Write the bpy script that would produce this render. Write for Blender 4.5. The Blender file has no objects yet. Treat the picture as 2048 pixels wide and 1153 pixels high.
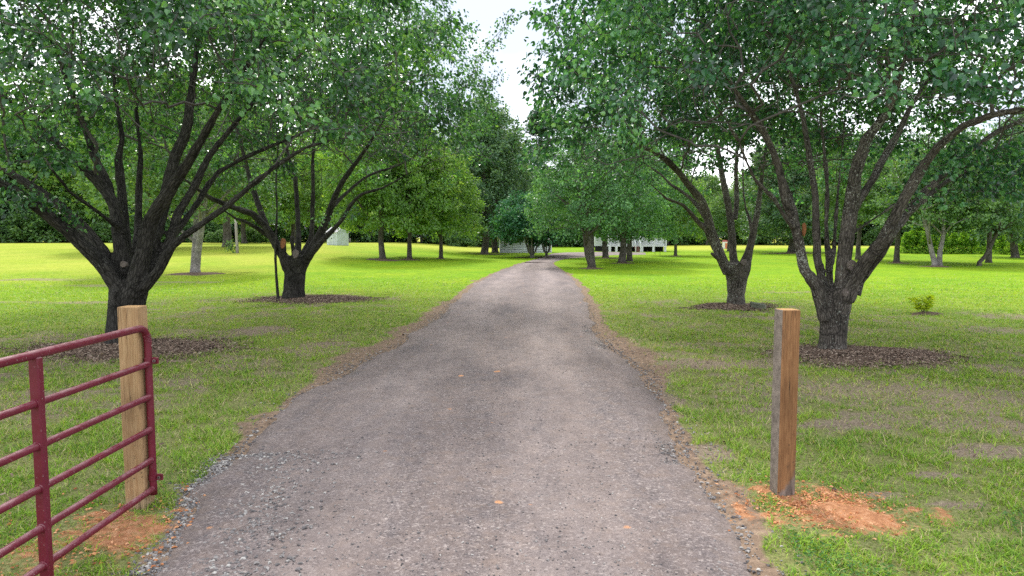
import bpy, math, random
import numpy as np
from mathutils import Vector, Matrix
from mathutils.kdtree import KDTree

# ------------------------------------------------------------------ camera, sky, sun, exposure
SC = bpy.context.scene
COL = SC.collection
FPX, CX, CY, HOR, EYE = 1365.0, 1024.0, 576.5, 474.0, 2.05
PITCH = math.atan((CY - HOR) / FPX)
cam_d = bpy.data.cameras.new('camera')
cam_d.sensor_width = 36.0
cam_d.lens = 36.0 * FPX / 2048.0
cam_d.clip_start = 0.05
cam_d.clip_end = 3000.0
cam = bpy.data.objects.new('camera', cam_d)
cam.location = (0, 0, EYE)
cam.rotation_euler = (math.pi / 2 - PITCH, 0, 0)
COL.objects.link(cam)
SC.camera = cam

SUN_EL, SUN_AZ = math.radians(50), math.radians(-16)      # azimuth from +Y towards +X
world = bpy.data.worlds.new('World')
SC.world = world
world.use_nodes = True
wn, wl = world.node_tree.nodes, world.node_tree.links
wn.clear()
w_out = wn.new('ShaderNodeOutputWorld')
w_bg = wn.new('ShaderNodeBackground')
w_bg.inputs['Strength'].default_value = 0.15
w_sky = wn.new('ShaderNodeTexSky')
w_sky.sky_type = 'NISHITA'
w_sky.sun_disc = False
w_sky.sun_elevation = SUN_EL
w_sky.sun_rotation = SUN_AZ
w_sky.dust_density = 2.5
w_tc = wn.new('ShaderNodeTexCoord')
w_map = wn.new('ShaderNodeMapping')
w_map.inputs['Scale'].default_value = (1.0, 1.0, 2.2)
w_noise = wn.new('ShaderNodeTexNoise')
w_noise.inputs['Scale'].default_value = 1.6
w_noise.inputs['Detail'].default_value = 6
w_ramp = wn.new('ShaderNodeValToRGB')
w_ramp.color_ramp.elements[0].position = 0.30
w_ramp.color_ramp.elements[0].color = (0.42, 0.42, 0.42, 1)
w_ramp.color_ramp.elements[1].position = 0.52
w_mix = wn.new('ShaderNodeMixRGB')
w_cl = wn.new('ShaderNodeTexNoise')
w_cl.noise_dimensions = '4D'
w_cl.inputs['W'].default_value = 8.5
w_cl.inputs['Scale'].default_value = 2.6
w_cl.inputs['Detail'].default_value = 5
w_cr = wn.new('ShaderNodeValToRGB')
w_cr.color_ramp.elements[0].position = 0.40
w_cr.color_ramp.elements[0].color = (0.30, 0.335, 0.40, 1)
w_cr.color_ramp.elements[1].position = 0.62
w_cr.color_ramp.elements[1].color = (1.0, 1.01, 1.03, 1)
w_mul = wn.new('ShaderNodeMixRGB')
w_mul.blend_type = 'MULTIPLY'
w_mul.inputs['Fac'].default_value = 1.0
w_mul.inputs['Color2'].default_value = (8.0, 8.0, 8.0, 1)
wl.new(w_tc.outputs['Generated'], w_cl.inputs['Vector'])
wl.new(w_cl.outputs['Fac'], w_cr.inputs['Fac'])
wl.new(w_cr.outputs['Color'], w_mul.inputs['Color1'])
wl.new(w_mul.outputs['Color'], w_mix.inputs['Color2'])
wl.new(w_tc.outputs['Generated'], w_map.inputs['Vector'])
wl.new(w_map.outputs['Vector'], w_noise.inputs['Vector'])
wl.new(w_noise.outputs['Fac'], w_ramp.inputs['Fac'])
wl.new(w_ramp.outputs['Color'], w_mix.inputs['Fac'])
wl.new(w_sky.outputs['Color'], w_mix.inputs['Color1'])
wl.new(w_mix.outputs['Color'], w_bg.inputs['Color'])
wl.new(w_bg.outputs['Background'], w_out.inputs['Surface'])

sun_d = bpy.data.lights.new('sun', 'SUN')
sun_d.energy = 1.5
sun_d.angle = math.radians(10)
sun_d.color = (1.0, 0.955, 0.88)
sun = bpy.data.objects.new('sun', sun_d)
sd = Vector((math.sin(SUN_AZ) * math.cos(SUN_EL), math.cos(SUN_AZ) * math.cos(SUN_EL), math.sin(SUN_EL)))
sun.rotation_euler = sd.to_track_quat('Z', 'Y').to_euler()
sun.location = (0, 30, 60)
COL.objects.link(sun)

vs = SC.view_settings
vs.view_transform = 'Standard'
vs.look = 'None'
vs.gamma = 1.0
vs.use_curve_mapping = False
vs.exposure = 1.42
SC.cycles.use_denoising = False
SC.cycles.adaptive_threshold = 0.004
SC.cycles.sample_clamp_indirect = 4.0
SC.cycles.max_bounces = 8
SC.cycles.diffuse_bounces = 4
SC.cycles.transmission_bounces = 6

# ------------------------------------------------------------------ helpers
RS = np.random.RandomState(7)
random.seed(7)
UP = np.array([0, 0, 1.0])


def hash_n(ix, seed):
    h = np.full(ix.shape[0], (seed * 374761393 + 1013904223) & 0x7fffffff, dtype=np.int64)
    for k in range(ix.shape[1]):
        h = (h ^ (ix[:, k].astype(np.int64) * (73856093, 19349663, 83492791)[k])) & 0x7fffffff
        h = (h * 1103515245 + 12345) & 0x7fffffff
        h = h ^ (h >> 13)
    h = (h * 1274126177) & 0x7fffffff
    h = h ^ (h >> 15)
    return (h & 0xfffff) / float(0xfffff)


def vnoise(p, seed=0):
    p = np.atleast_2d(np.asarray(p, float))
    i = np.floor(p).astype(np.int64)
    f = p - i
    f = f * f * (3 - 2 * f)
    d = p.shape[1]
    out = np.zeros(p.shape[0])
    for c in range(1 << d):
        w = np.ones(p.shape[0])
        o = np.zeros(d, np.int64)
        for k in range(d):
            if c >> k & 1:
                w = w * f[:, k]
                o[k] = 1
            else:
                w = w * (1 - f[:, k])
        out += w * hash_n(i + o, seed)
    return out


def fbm(p, seed=0, octv=4):
    p = np.atleast_2d(np.asarray(p, float))
    a, s, t = 0.5, 0.0, 0.0
    for k in range(octv):
        s = s + a * vnoise(p * 2.0 ** k, seed + k * 17)
        t += a
        a *= 0.5
    return s / t


def sstep(a, b, x):
    t = np.clip((x - a) / (b - a), 0, 1)
    return t * t * (3 - 2 * t)


def terrain(x, y):
    """Large form of the land: the meadow swells gently on either side beyond the near lawn."""
    x = np.asarray(x, float)
    y = np.asarray(y, float)
    zl = 1.15 * sstep(28, 80, y) * sstep(-2, -22, x) * (1 - 0.25 * sstep(90, 160, y))
    zr = 0.45 * sstep(55, 95, y) * sstep(22, 40, x)
    return zl + zr


def ray(px, py):
    u, v = (px - CX) / FPX, -(py - CY) / FPX
    c, s = math.cos(PITCH), math.sin(PITCH)
    return np.array([u, c + v * s, -s + v * c])


def P(px, py, Y):
    r = ray(px, py)
    t = Y / r[1]
    return np.array([r[0] * t, Y, EYE + r[2] * t])


def G(px, py):
    r = ray(px, py)
    t = 1.0
    for k in range(4000):
        q = r * t
        if EYE + q[2] <= terrain(q[0], q[1]):
            break
        t *= 1.004
    t0, t1 = t / 1.004, t
    for k in range(24):
        tm = 0.5 * (t0 + t1)
        q = r * tm
        if EYE + q[2] <= terrain(q[0], q[1]):
            t1 = tm
        else:
            t0 = tm
    q = r * t1
    return np.array([q[0], q[1], float(terrain(q[0], q[1]))])


def mesh_np(name, verts, faces, mats, attrs=None, smooth=False, fmat=None):
    """verts (N,3); faces: list of int arrays (M,k)."""
    me = bpy.data.meshes.new(name)
    verts = np.asarray(verts, np.float32)
    faces = [np.asarray(f, np.int32) for f in faces if len(f)]
    me.vertices.add(len(verts))
    me.vertices.foreach_set('co', verts.ravel())
    idx = np.concatenate([f.ravel() for f in faces])
    tot = np.concatenate([np.full(len(f), f.shape[1], np.int32) for f in faces])
    start = np.concatenate([[0], np.cumsum(tot)[:-1]]).astype(np.int32)
    me.loops.add(len(idx))
    me.loops.foreach_set('vertex_index', idx)
    me.polygons.add(len(tot))
    me.polygons.foreach_set('loop_start', start)
    me.polygons.foreach_set('loop_total', tot)
    if fmat is not None:
        me.polygons.foreach_set('material_index', np.asarray(fmat, np.int32))
    me.polygons.foreach_set('use_smooth', np.full(len(tot), smooth, bool))
    for m in (mats if isinstance(mats, (list, tuple)) else [mats]):
        me.materials.append(m)
    if attrs:
        for k, a in attrs.items():
            a = np.asarray(a, np.float32)
            if a.ndim == 1:
                at = me.attributes.new(k, 'FLOAT', 'POINT')
                at.data.foreach_set('value', a)
            else:
                at = me.attributes.new(k, 'FLOAT_VECTOR', 'POINT')
                at.data.foreach_set('vector', a.ravel())
    me.update()
    return me


def link(name, me, parent=None, loc=None, rot=None):
    o = bpy.data.objects.new(name, me)
    COL.objects.link(o)
    if parent is not None:
        o.parent = parent
    if loc is not None:
        o.location = loc
    if rot is not None:
        o.rotation_euler = rot
    return o


def tag(o, label=None, cat=None, group=None, kind=None):
    if label:
        o['label'] = label
    if cat:
        o['category'] = cat
    if group:
        o['group'] = group
    if kind:
        o['kind'] = kind
    return o


def empty(name, loc, rz=0.0):
    o = bpy.data.objects.new(name, None)
    o.empty_display_size = 0.3
    o.location = loc
    o.rotation_euler = (0, 0, rz)
    COL.objects.link(o)
    return o


class MB:
    """Collects boxes, tubes and the like into one mesh."""

    def __init__(self):
        self.v, self.q, self.t, self.n = [], [], [], 0

    def add(self, v, q=None, t=None):
        v = np.asarray(v, float)
        if q is not None and len(q):
            self.q.append(np.asarray(q, int) + self.n)
        if t is not None and len(t):
            self.t.append(np.asarray(t, int) + self.n)
        self.v.append(v)
        self.n += len(v)

    def box(self, c, s, rz=0.0, M=None, bev=0.0):
        hx, hy, hz = s[0] / 2, s[1] / 2, s[2] / 2
        if bev > 0:
            b = bev
            pts = []
            for z, i in ((-hz, b), (-hz + b, 0), (hz - b, 0), (hz, b)):
                x0, y0 = hx - i, hy - i
                for sx, sy in ((-1, -1), (1, -1), (1, 1), (-1, 1)):
                    if sx * sy > 0:
                        pts += [(sx * x0, sy * (y0 - b), z), (sx * (x0 - b), sy * y0, z)]
                    else:
                        pts += [(sx * (x0 - b), sy * y0, z), (sx * x0, sy * (y0 - b), z)]
            v = np.array(pts)
            q = [(r * 8 + k, r * 8 + (k + 1) % 8, r * 8 + 8 + (k + 1) % 8, r * 8 + 8 + k) for r in range(3) for k in range(8)]
            t = [(0, k + 1, k) for k in range(1, 7)] + [(24, 24 + k, 24 + k + 1) for k in range(1, 7)]
        else:
            v = np.array([(x, y, z) for z in (-hz, hz) for x, y in ((-hx, -hy), (hx, -hy), (hx, hy), (-hx, hy))])
            q = [(3, 2, 1, 0), (4, 5, 6, 7), (0, 1, 5, 4), (1, 2, 6, 5), (2, 3, 7, 6), (3, 0, 4, 7)]
            t = []
        if M is not None:
            v = v @ np.asarray(M).T
        if rz:
            c_, s_ = math.cos(rz), math.sin(rz)
            v = v @ np.array([[c_, s_, 0], [-s_, c_, 0], [0, 0, 1]])
        self.add(v + np.asarray(c, float), q, t)
        return self

    def tube(self, pts, rad, n=8, caps=True):
        pts = np.asarray(pts, float)
        rad = np.broadcast_to(np.asarray(rad, float), (len(pts),))
        v = tube_rings(pts, rad, n)
        k = len(pts)
        q = [(r * n + j, r * n + (j + 1) % n, r * n + n + (j + 1) % n, r * n + n + j) for r in range(k - 1) for j in range(n)]
        t = []
        if caps:
            t = [(0, j + 1, j) for j in range(1, n - 1)] + [((k - 1) * n, (k - 1) * n + j, (k - 1) * n + j + 1) for j in range(1, n - 1)]
        self.add(v, q, t)
        return self

    def build(self, name, mats, parent=None, smooth=False, loc=None, rot=None, attrs=None):
        fs = []
        if self.q:
            fs.append(np.concatenate(self.q))
        if self.t:
            fs.append(np.concatenate(self.t))
        me = mesh_np(name, np.concatenate(self.v), fs, mats, attrs, smooth)
        return link(name, me, parent, loc, rot)


def tube_rings(pts, rad, n, ret_frame=False):
    d = np.zeros_like(pts)
    d[1:-1] = pts[2:] - pts[:-2]
    d[0] = pts[1] - pts[0]
    d[-1] = pts[-1] - pts[-2]
    d /= np.maximum(np.linalg.norm(d, axis=1, keepdims=True), 1e-9)
    a = np.array([1.0, 0, 0]) if abs(d[0][0]) < 0.8 else np.array([0, 1.0, 0])
    us, ws = np.zeros_like(pts), np.zeros_like(pts)
    u = a - d[0] * np.dot(a, d[0])
    u /= np.linalg.norm(u)
    for i in range(len(pts)):
        u = u - d[i] * np.dot(u, d[i])
        u /= max(np.linalg.norm(u), 1e-9)
        us[i] = u
        ws[i] = np.cross(d[i], u)
    ang = np.arange(n) * 2 * math.pi / n
    c, s = np.cos(ang), np.sin(ang)
    v = pts[:, None, :] + rad[:, None, None] * (c[None, :, None] * us[:, None, :] + s[None, :, None] * ws[:, None, :])
    if ret_frame:
        return v.reshape(-1, 3), us, ws, d
    return v.reshape(-1, 3)


# ------------------------------------------------------------------ materials
def new_mat(name):
    m = bpy.data.materials.new(name)
    m.use_nodes = True
    nt = m.node_tree
    nt.nodes.clear()
    out = nt.nodes.new('ShaderNodeOutputMaterial')
    return m, nt, out


class NT:
    def __init__(self, nt):
        self.nt = nt

    def n(self, typ, **kw):
        nd = self.nt.nodes.new('ShaderNode' + typ)
        for k, v in kw.items():
            if k in nd.inputs:
                self.set(nd.inputs[k], v)
            else:
                setattr(nd, k, v)
        return nd

    def set(self, sock, v):
        if hasattr(v, 'links') and hasattr(v, 'is_output'):
            self.nt.links.new(v, sock)
        else:
            sock.default_value = v

    def attr(self, name, out='Fac'):
        nd = self.nt.nodes.new('ShaderNodeAttribute')
        nd.attribute_name = name
        return nd.outputs[out]

    def noise(self, scale, detail=4, vec=None, rough=0.55, out='Fac'):
        nd = self.nt.nodes.new('ShaderNodeTexNoise')
        nd.inputs['Scale'].default_value = scale
        nd.inputs['Detail'].default_value = detail
        nd.inputs['Roughness'].default_value = rough
        if vec is not None:
            self.nt.links.new(vec, nd.inputs['Vector'])
        return nd.outputs[out]

    def voro(self, scale, vec=None, out='Color', feature='F1', rnd=1.0):
        nd = self.nt.nodes.new('ShaderNodeTexVoronoi')
        nd.feature = feature
        nd.inputs['Scale'].default_value = scale
        nd.inputs['Randomness'].default_value = rnd
        if vec is not None:
            self.nt.links.new(vec, nd.inputs['Vector'])
        return nd.outputs[out]

    def ramp(self, fac, stops, interp='LINEAR'):
        nd = self.nt.nodes.new('ShaderNodeValToRGB')
        cr = nd.color_ramp
        cr.interpolation = interp
        while len(cr.elements) < len(stops):
            cr.elements.new(0.5)
        for e, (p, c) in zip(cr.elements, stops):
            e.position = p
            e.color = (c[0], c[1], c[2], 1) if hasattr(c, '__len__') else (c, c, c, 1)
        self.nt.links.new(fac, nd.inputs['Fac'])
        return nd.outputs['Color']

    def mix(self, fac, a, b, typ='MIX'):
        nd = self.nt.nodes.new('ShaderNodeMixRGB')
        nd.blend_type = typ
        for s, v in zip(nd.inputs, (fac, a, b)):
            if hasattr(v, 'is_output'):
                self.nt.links.new(v, s)
            elif hasattr(v, '__len__'):
                s.default_value = (v[0], v[1], v[2], 1)
            else:
                s.default_value = v if s.type == 'VALUE' else (v, v, v, 1)
        return nd.outputs['Color']

    def math(self, op, a, b=0.0, clamp=False):
        nd = self.nt.nodes.new('ShaderNodeMath')
        nd.operation = op
        nd.use_clamp = clamp
        for s, v in zip(nd.inputs, (a, b)):
            if hasattr(v, 'is_output'):
                self.nt.links.new(v, s)
            else:
                s.default_value = v
        return nd.outputs[0]

    def mapping(self, vec, scale=(1, 1, 1), rot=(0, 0, 0)):
        nd = self.nt.nodes.new('ShaderNodeMapping')
        nd.inputs['Scale'].default_value = scale
        nd.inputs['Rotation'].default_value = rot
        self.nt.links.new(vec, nd.inputs['Vector'])
        return nd.outputs['Vector']

    def coord(self, out='Object'):
        return self.nt.nodes.new('ShaderNodeTexCoord').outputs[out]

    def bump(self, h, strength=0.5, dist=0.01, normal=None):
        nd = self.nt.nodes.new('ShaderNodeBump')
        nd.inputs['Strength'].default_value = strength
        nd.inputs['Distance'].default_value = dist
        self.nt.links.new(h, nd.inputs['Height'])
        if normal is not None:
            self.nt.links.new(normal, nd.inputs['Normal'])
        return nd.outputs['Normal']

    def principled(self, color, rough=0.8, spec=0.3, normal=None, metal=0.0):
        nd = self.nt.nodes.new('ShaderNodeBsdfPrincipled')
        for k, v in (('Base Color', color), ('Roughness', rough), ('Specular IOR Level', spec), ('Metallic', metal)):
            if hasattr(v, 'is_output'):
                self.nt.links.new(v, nd.inputs[k])
            elif hasattr(v, '__len__'):
                nd.inputs[k].default_value = (v[0], v[1], v[2], 1)
            else:
                nd.inputs[k].default_value = v
        if normal is not None:
            self.nt.links.new(normal, nd.inputs['Normal'])
        return nd.outputs[0]


def leaf_mat(name, dark, mid, light, yellow=None, trans=0.36, rough=0.42, spec=0.5, tcol=None):
    m, nt, out = new_mat(name)
    N = NT(nt)
    r = N.attr('rnd')
    stops = [(0.0, dark), (0.5, mid), (0.93, light)]
    if yellow:
        stops.append((1.0, yellow))
    col = N.ramp(r, stops)
    big = N.noise(0.55, 3, N.coord('Object'))
    col = N.mix(1.0, col, N.ramp(big, [(0.3, (0.78, 0.82, 0.8)), (0.7, (1.2, 1.15, 1.05))]), 'MULTIPLY')
    p = N.principled(col, rough, spec)
    tr = nt.nodes.new('ShaderNodeBsdfTranslucent')
    tc = N.mix(1.0, col, tcol or (1.5, 1.45, 0.5), 'MULTIPLY')
    nt.links.new(tc, tr.inputs['Color'])
    ms = nt.nodes.new('ShaderNodeMixShader')
    ms.inputs['Fac'].default_value = trans
    nt.links.new(p, ms.inputs[1])
    nt.links.new(tr.outputs[0], ms.inputs[2])
    nt.links.new(ms.outputs[0], out.inputs['Surface'])
    return m


def bark_mat(name, dark, light, lichen=(0.33, 0.34, 0.30), lich=0.62, attr=True, scale=1.0):
    m, nt, out = new_mat(name)
    N = NT(nt)
    vec = N.attr('bark', 'Vector') if attr else N.mapping(N.coord('Object'), (1, 1, 0.22))
    fur = N.voro(26 * scale, vec, 'Distance', 'DISTANCE_TO_EDGE')
    n1 = N.noise(14 * scale, 6, vec, 0.65)
    n2 = N.noise(2.2 * scale, 4, N.coord('Object'))
    h = N.math('ADD', N.math('MULTIPLY', N.math('MINIMUM', fur, 0.28), 2.2), n1)
    col = N.ramp(h, [(0.35, dark), (0.95, light)])
    col = N.mix(1.0, col, N.ramp(n2, [(0.3, 0.6), (0.7, 1.35)]), 'MULTIPLY')
    sp = N.noise(30, 5, N.coord('Object'), 0.75)
    big = N.noise(1.6, 2, N.coord('Object'))
    lm = N.ramp(N.math('ADD', sp, N.math('MULTIPLY', N.math('SUBTRACT', big, 0.5), 0.35)), [(lich, 0.0), (lich + 0.035, 0.85)])
    col = N.mix(lm, col, lichen)
    nrm = N.bump(h, 0.9, 0.02)
    s = N.principled(col, 0.9, 0.15, nrm)
    nt.links.new(s, out.inputs['Surface'])
    return m


def flat_mat(name, color, rough=0.7, spec=0.3, metal=0.0, var=0.25, nscale=8.0, bump=0.0, dirt=None):
    m, nt, out = new_mat(name)
    N = NT(nt)
    oc = N.coord('Object')
    n = N.noise(nscale, 5, oc)
    col = N.mix(1.0, color, N.ramp(n, [(0.25, 1 - var), (0.75, 1 + var)]), 'MULTIPLY')
    if dirt:
        d = N.noise(nscale * 2.6, 6, oc, 0.7)
        col = N.mix(N.ramp(d, [(0.55, 0.0), (0.72, 0.75)]), col, dirt)
    nrm = N.bump(N.noise(nscale * 6, 4, oc), bump, 0.01) if bump else None
    s = N.principled(col, rough, spec, nrm, metal)
    nt.links.new(s, out.inputs['Surface'])
    return m


# bark and leaves
M_BARK = bark_mat('pear_bark', (0.008, 0.0075, 0.007), (0.066, 0.060, 0.055), (0.28, 0.29, 0.26), lich=0.655)
M_BARK_L = bark_mat('lichen_bark', (0.02, 0.017, 0.015), (0.13, 0.112, 0.098), (0.42, 0.43, 0.38), lich=0.60)
M_BARK_FAR = bark_mat('grey_bark', (0.03, 0.026, 0.022), (0.15, 0.13, 0.115), attr=False)
M_BARK_PALE = bark_mat('pale_bark', (0.10, 0.09, 0.085), (0.34, 0.31, 0.29), attr=False)
M_TWIG = flat_mat('twig_bark', (0.11, 0.099, 0.092), 0.9, 0.1, var=0.4)
M_LEAF = leaf_mat('pear_leaf', (0.011, 0.046, 0.019), (0.038, 0.140, 0.044), (0.185, 0.410, 0.135), (0.22, 0.36, 0.10), rough=0.32, spec=0.8)  # light stop holds the sky's mint sheen as leaf colour
M_LEAF_R = leaf_mat('deep_pear_leaf', (0.010, 0.046, 0.025), (0.036, 0.148, 0.064), (0.185, 0.430, 0.190), (0.20, 0.36, 0.14), rough=0.32, spec=0.8)  # palest tone is skylight gloss put into the colour
M_LEAF_MID = leaf_mat('mid_green_leaf', (0.035, 0.105, 0.042), (0.085, 0.215, 0.082), (0.185, 0.37, 0.15))
M_LEAF_OAK = leaf_mat('oak_leaf', (0.08, 0.175, 0.042), (0.15, 0.29, 0.065), (0.25, 0.40, 0.10), (0.32, 0.38, 0.09), trans=0.45)
M_LEAF_DARK = leaf_mat('dark_leaf', (0.045, 0.105, 0.058), (0.100, 0.200, 0.104), (0.21, 0.33, 0.165))  # tones raised to give distance haze through leaf colour
M_LEAF_MYRTLE = leaf_mat('myrtle_leaf', (0.025, 0.10, 0.055), (0.055, 0.19, 0.095), (0.13, 0.31, 0.15), trans=0.3)
M_LEAF_FAR = leaf_mat('woodland_leaf', (0.055, 0.125, 0.047), (0.105, 0.215, 0.07), (0.19, 0.315, 0.11))  # paled in colour the way far haze would pale it
M_LEAF_PINE = leaf_mat('pine_needles', (0.022, 0.052, 0.03), (0.042, 0.088, 0.045), (0.085, 0.14, 0.065), trans=0.2)
M_LEAF_LIME = leaf_mat('lime_leaf', (0.24, 0.36, 0.02), (0.38, 0.50, 0.03), (0.50, 0.58, 0.06), trans=0.5, spec=0.15, tcol=(1.3, 1.3, 0.5))
M_LEAF_HEDGE = leaf_mat('hedge_leaf', (0.05, 0.16, 0.03), (0.19, 0.38, 0.045), (0.42, 0.60, 0.09), trans=0.48, spec=0.2)

# ------------------------------------------------------------------ driveway edges on the ground
LEFT_PX = [(286, 1153), (330, 1090), (375, 1010), (425, 940), (490, 880), (590, 792), (690, 738), (733, 716), (803, 682), (855, 644),
           (907, 602), (948, 566), (1000, 541), (1040, 527), (1070, 520)]
RIGHT_PX = [(1560, 1153), (1526, 1128), (1488, 1032), (1406, 931), (1344, 830), (1296, 744), (1240, 702), (1202, 670), (1182, 620),
            (1167, 576), (1140, 550), (1113, 533), (1103, 524)]
LE = np.array([G(*p)[:2] for p in LEFT_PX])
RE = np.array([G(*p)[:2] for p in RIGHT_PX])
LE = np.vstack([[LE[0, 0] - 0.9, -8], [LE[0, 0] - 0.25, 2.5], LE])
RE = np.vstack([[RE[0, 0] + 0.6, -8], [RE[0, 0] + 0.1, 2.5], RE])
Y_END = 60.0


def x_left(y):
    return np.interp(y, LE[:, 1], LE[:, 0])


def x_right(y):
    return np.interp(y, RE[:, 1], RE[:, 0])


def drive_dist(x, y):
    """Metres outside the driveway's edges (negative inside)."""
    return np.maximum(x_left(y) - x, x - x_right(y))


def ell(x, y, c, rx, ry, rot=0.0):
    dx, dy = x - c[0], y - c[1]
    cr, sr = math.cos(rot), math.sin(rot)
    return np.sqrt(((dx * cr + dy * sr) / rx) ** 2 + ((-dx * sr + dy * cr) / ry) ** 2)


TREE1, TREE2, TREE3, TREE4 = G(255, 692), G(587, 600), G(1664, 706), G(1472, 614)
C_POST_R, C_POST_L = G(1568, 1000), G(270, 1018)
SOIL_SPOTS = [(G(1400, 728), 0.75, 0.55), (G(1500, 730), 0.5, 0.4), (G(1690, 780), 1.9, 0.8), (G(1880, 800), 1.6, 0.8), (G(2000, 905), 0.6, 0.25),
              (G(520, 662), 0.8, 0.8), (G(650, 690), 0.5, 0.5), (G(1990, 660), 1.2, 0.9), (G(2020, 632), 1.2, 1.2), (G(1880, 950), 0.35, 0.12), (G(1760, 995), 0.22, 0.07), (G(1920, 1010), 0.25, 0.08), (G(1310, 760), 0.3, 0.3), (G(1240, 700), 0.35, 0.8), (G(1420, 905), 0.25, 0.3), (G(1340, 800), 0.2, 0.4), (G(1700, 850), 0.7, 0.25), (G(1960, 850), 1.0, 0.35),
              (G(110, 605), 3.2, 0.7), (G(60, 560), 3.5, 0.9), (G(200, 572), 3.0, 0.8), (G(1570, 585), 2.0, 0.7), (G(360, 565), 2.5, 1.0)]
CANOPIES = [(TREE1, 7.2), (TREE2, 7.0), (TREE3, 6.8), (TREE4, 6.8)]


def ground_masks(x, y):
    p = np.stack([x, y], 1)
    n1 = fbm(p * 1.7, 3, 4)
    n2 = fbm(p * 6.0, 9, 3)
    n3 = fbm(p * 0.35, 21, 3)
    dd = drive_dist(x, y)
    near = y < Y_END
    # bare reddish verge beside the gravel
    wid = 0.02 + 1.3 * np.clip(n1 - 0.42, 0, 1) + 0.55 * sstep(8, 11, y) * sstep(30, 16, y) * np.clip(n3 * 2 - 0.1, 0, 1)
    verge = np.where(near, sstep(1.0, 0.25, dd / np.maximum(wid, 0.05) + (n2 - 0.5) * 0.9), 0)
    # loose clay dug out around the posts
    c1 = ell(x, y, (C_POST_R[0] + 0.26, C_POST_R[1] - 0.25), 0.80, 0.50, -0.10)
    c2 = ell(x, y, (C_POST_L[0] + 0.15, C_POST_L[1] - 0.38), 0.55, 0.60)
    clay = np.maximum(0.9 * sstep(1.15, 0.1, 0.85 * c1 + (n1 - 0.5) * 0.35 + (n2 - 0.5) * 1.3), 0.66 * sstep(1.2, 0.3, c2 + (n1 - 0.5) * 1.6 + (n2 - 0.5) * 1.0))
    clay = np.maximum(clay, 0.58 * sstep(1.2, 0.2, ell(x, y, (C_POST_L[0] - 0.1, C_POST_L[1] - 1.3), 1.0, 1.1) + (n1 - 0.5) * 1.6 + (n2 - 0.5) * 1.2))
    soil = np.zeros_like(x)
    for c, rx, ry in SOIL_SPOTS:
        soil = np.maximum(soil, sstep(1.2, 0.5, ell(x, y, c, rx, ry) + (n1 - 0.5) * 1.1 + (n2 - 0.5) * 0.7) * (0.95 if rx < 1 else 0.72))
    shade = np.zeros_like(x)
    for c, r in CANOPIES:
        shade = np.maximum(shade, sstep(1.0, 0.45, ell(x, y, (c[0], c[1] - 1.5), r, r)))
    thin = np.clip(shade * 0.95 * sstep(0.42, 0.66, n1 * 0.6 + n2 * 0.4 + 0.04), 0, 1)
    soil = np.maximum(soil, thin * 0.75)
    dry = sstep(-8, -20, x) * sstep(22, 40, y) * np.clip(0.55 + 1.1 * (n3 - 0.45), 0, 1)
    dry = np.maximum(dry, sstep(88, 105, y) * sstep(20, 30, x) * 0.9)
    dry = np.maximum(dry, sstep(75, 100, y) * sstep(5, -5, x) * 0.8)
    return verge, clay, soil, dry, shade


# ------------------------------------------------------------------ ground sheet
def axis(lim, near, ratio, first):
    v = [0.0]
    s = first
    while v[-1] < lim:
        if v[-1] > near:
            s *= ratio
        v.append(v[-1] + s)
    return np.array(v)


ax_x = axis(600, 9, 1.06, 0.10)
gx = np.concatenate([-ax_x[::-1][:-1], ax_x])
ay = axis(900, 13, 1.05, 0.10)
gy = np.concatenate([[-300, -100, -40, -18, -9, -5, -3, -2, -1], ay])
XX, YY = np.meshgrid(gx, gy)
xf, yf = XX.ravel(), YY.ravel()
verge, clay, soil, dry, shade = ground_masks(xf, yf)
pn = np.stack([xf, yf], 1)
nearf = sstep(60, 20, yf) * sstep(60, 20, np.abs(xf)) * sstep(-8, 0, yf)
zf = terrain(xf, yf) + nearf * ((fbm(pn * 1.3, 5, 4) - 0.5) * 0.05 + (fbm(pn * 7, 6, 2) - 0.5) * 0.018)
zf = zf + clay * nearf * (fbm(pn * 5, 31, 3) * 0.05)
dd_ = drive_dist(xf, yf)
zf = zf - np.where(yf < Y_END, sstep(0.0, -0.5, dd_) * 0.10, 0)
nx, ny = len(gx), len(gy)
sward = sstep(11, 32, np.hypot(xf, yf))        # close up the turf is built blade by blade over its thatch
ii = np.arange(nx * ny).reshape(ny, nx)
gq = np.stack([ii[:-1, :-1], ii[:-1, 1:], ii[1:, 1:], ii[1:, :-1]], -1).reshape(-1, 4)

m, nt, out = new_mat('lawn_soil')
N = NT(nt)
oc = N.coord('Object')
fine = N.noise(38, 5, oc, 0.7)
mid = N.noise(3.2, 4, oc)
broad = N.noise(0.22, 3, oc)
streak = N.noise(0.9, 3, N.mapping(oc, (0.25, 2.2, 1)))
lawn = N.ramp(fine, [(0.28, (0.060, 0.115, 0.006)), (0.48, (0.165, 0.305, 0.010)), (0.72, (0.29, 0.43, 0.030))])
lawn = N.mix(1.0, lawn, N.ramp(mid, [(0.3, (0.80, 0.86, 0.8)), (0.7, (1.18, 1.1, 1.0))]), 'MULTIPLY')
lawn = N.mix(1.0, lawn, N.ramp(broad, [(0.35, (0.85, 0.95, 0.9)), (0.65, (1.18, 1.05, 1.0))]), 'MULTIPLY')
lawn = N.mix(1.0, lawn, N.ramp(streak, [(0.35, (0.90, 0.94, 1)), (0.65, (1.12, 1.06, 1.0))]), 'MULTIPLY')
hay = N.ramp(N.noise(5.0, 5, N.mapping(oc, (0.5, 1.6, 1)), 0.7), [(0.3, (0.22, 0.27, 0.026)), (0.55, (0.39, 0.40, 0.06)), (0.75, (0.50, 0.43, 0.14))])
thatch = N.ramp(fine, [(0.28, (0.080, 0.085, 0.032)), (0.5, (0.185, 0.195, 0.070)), (0.74, (0.34, 0.33, 0.15))])
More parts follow.
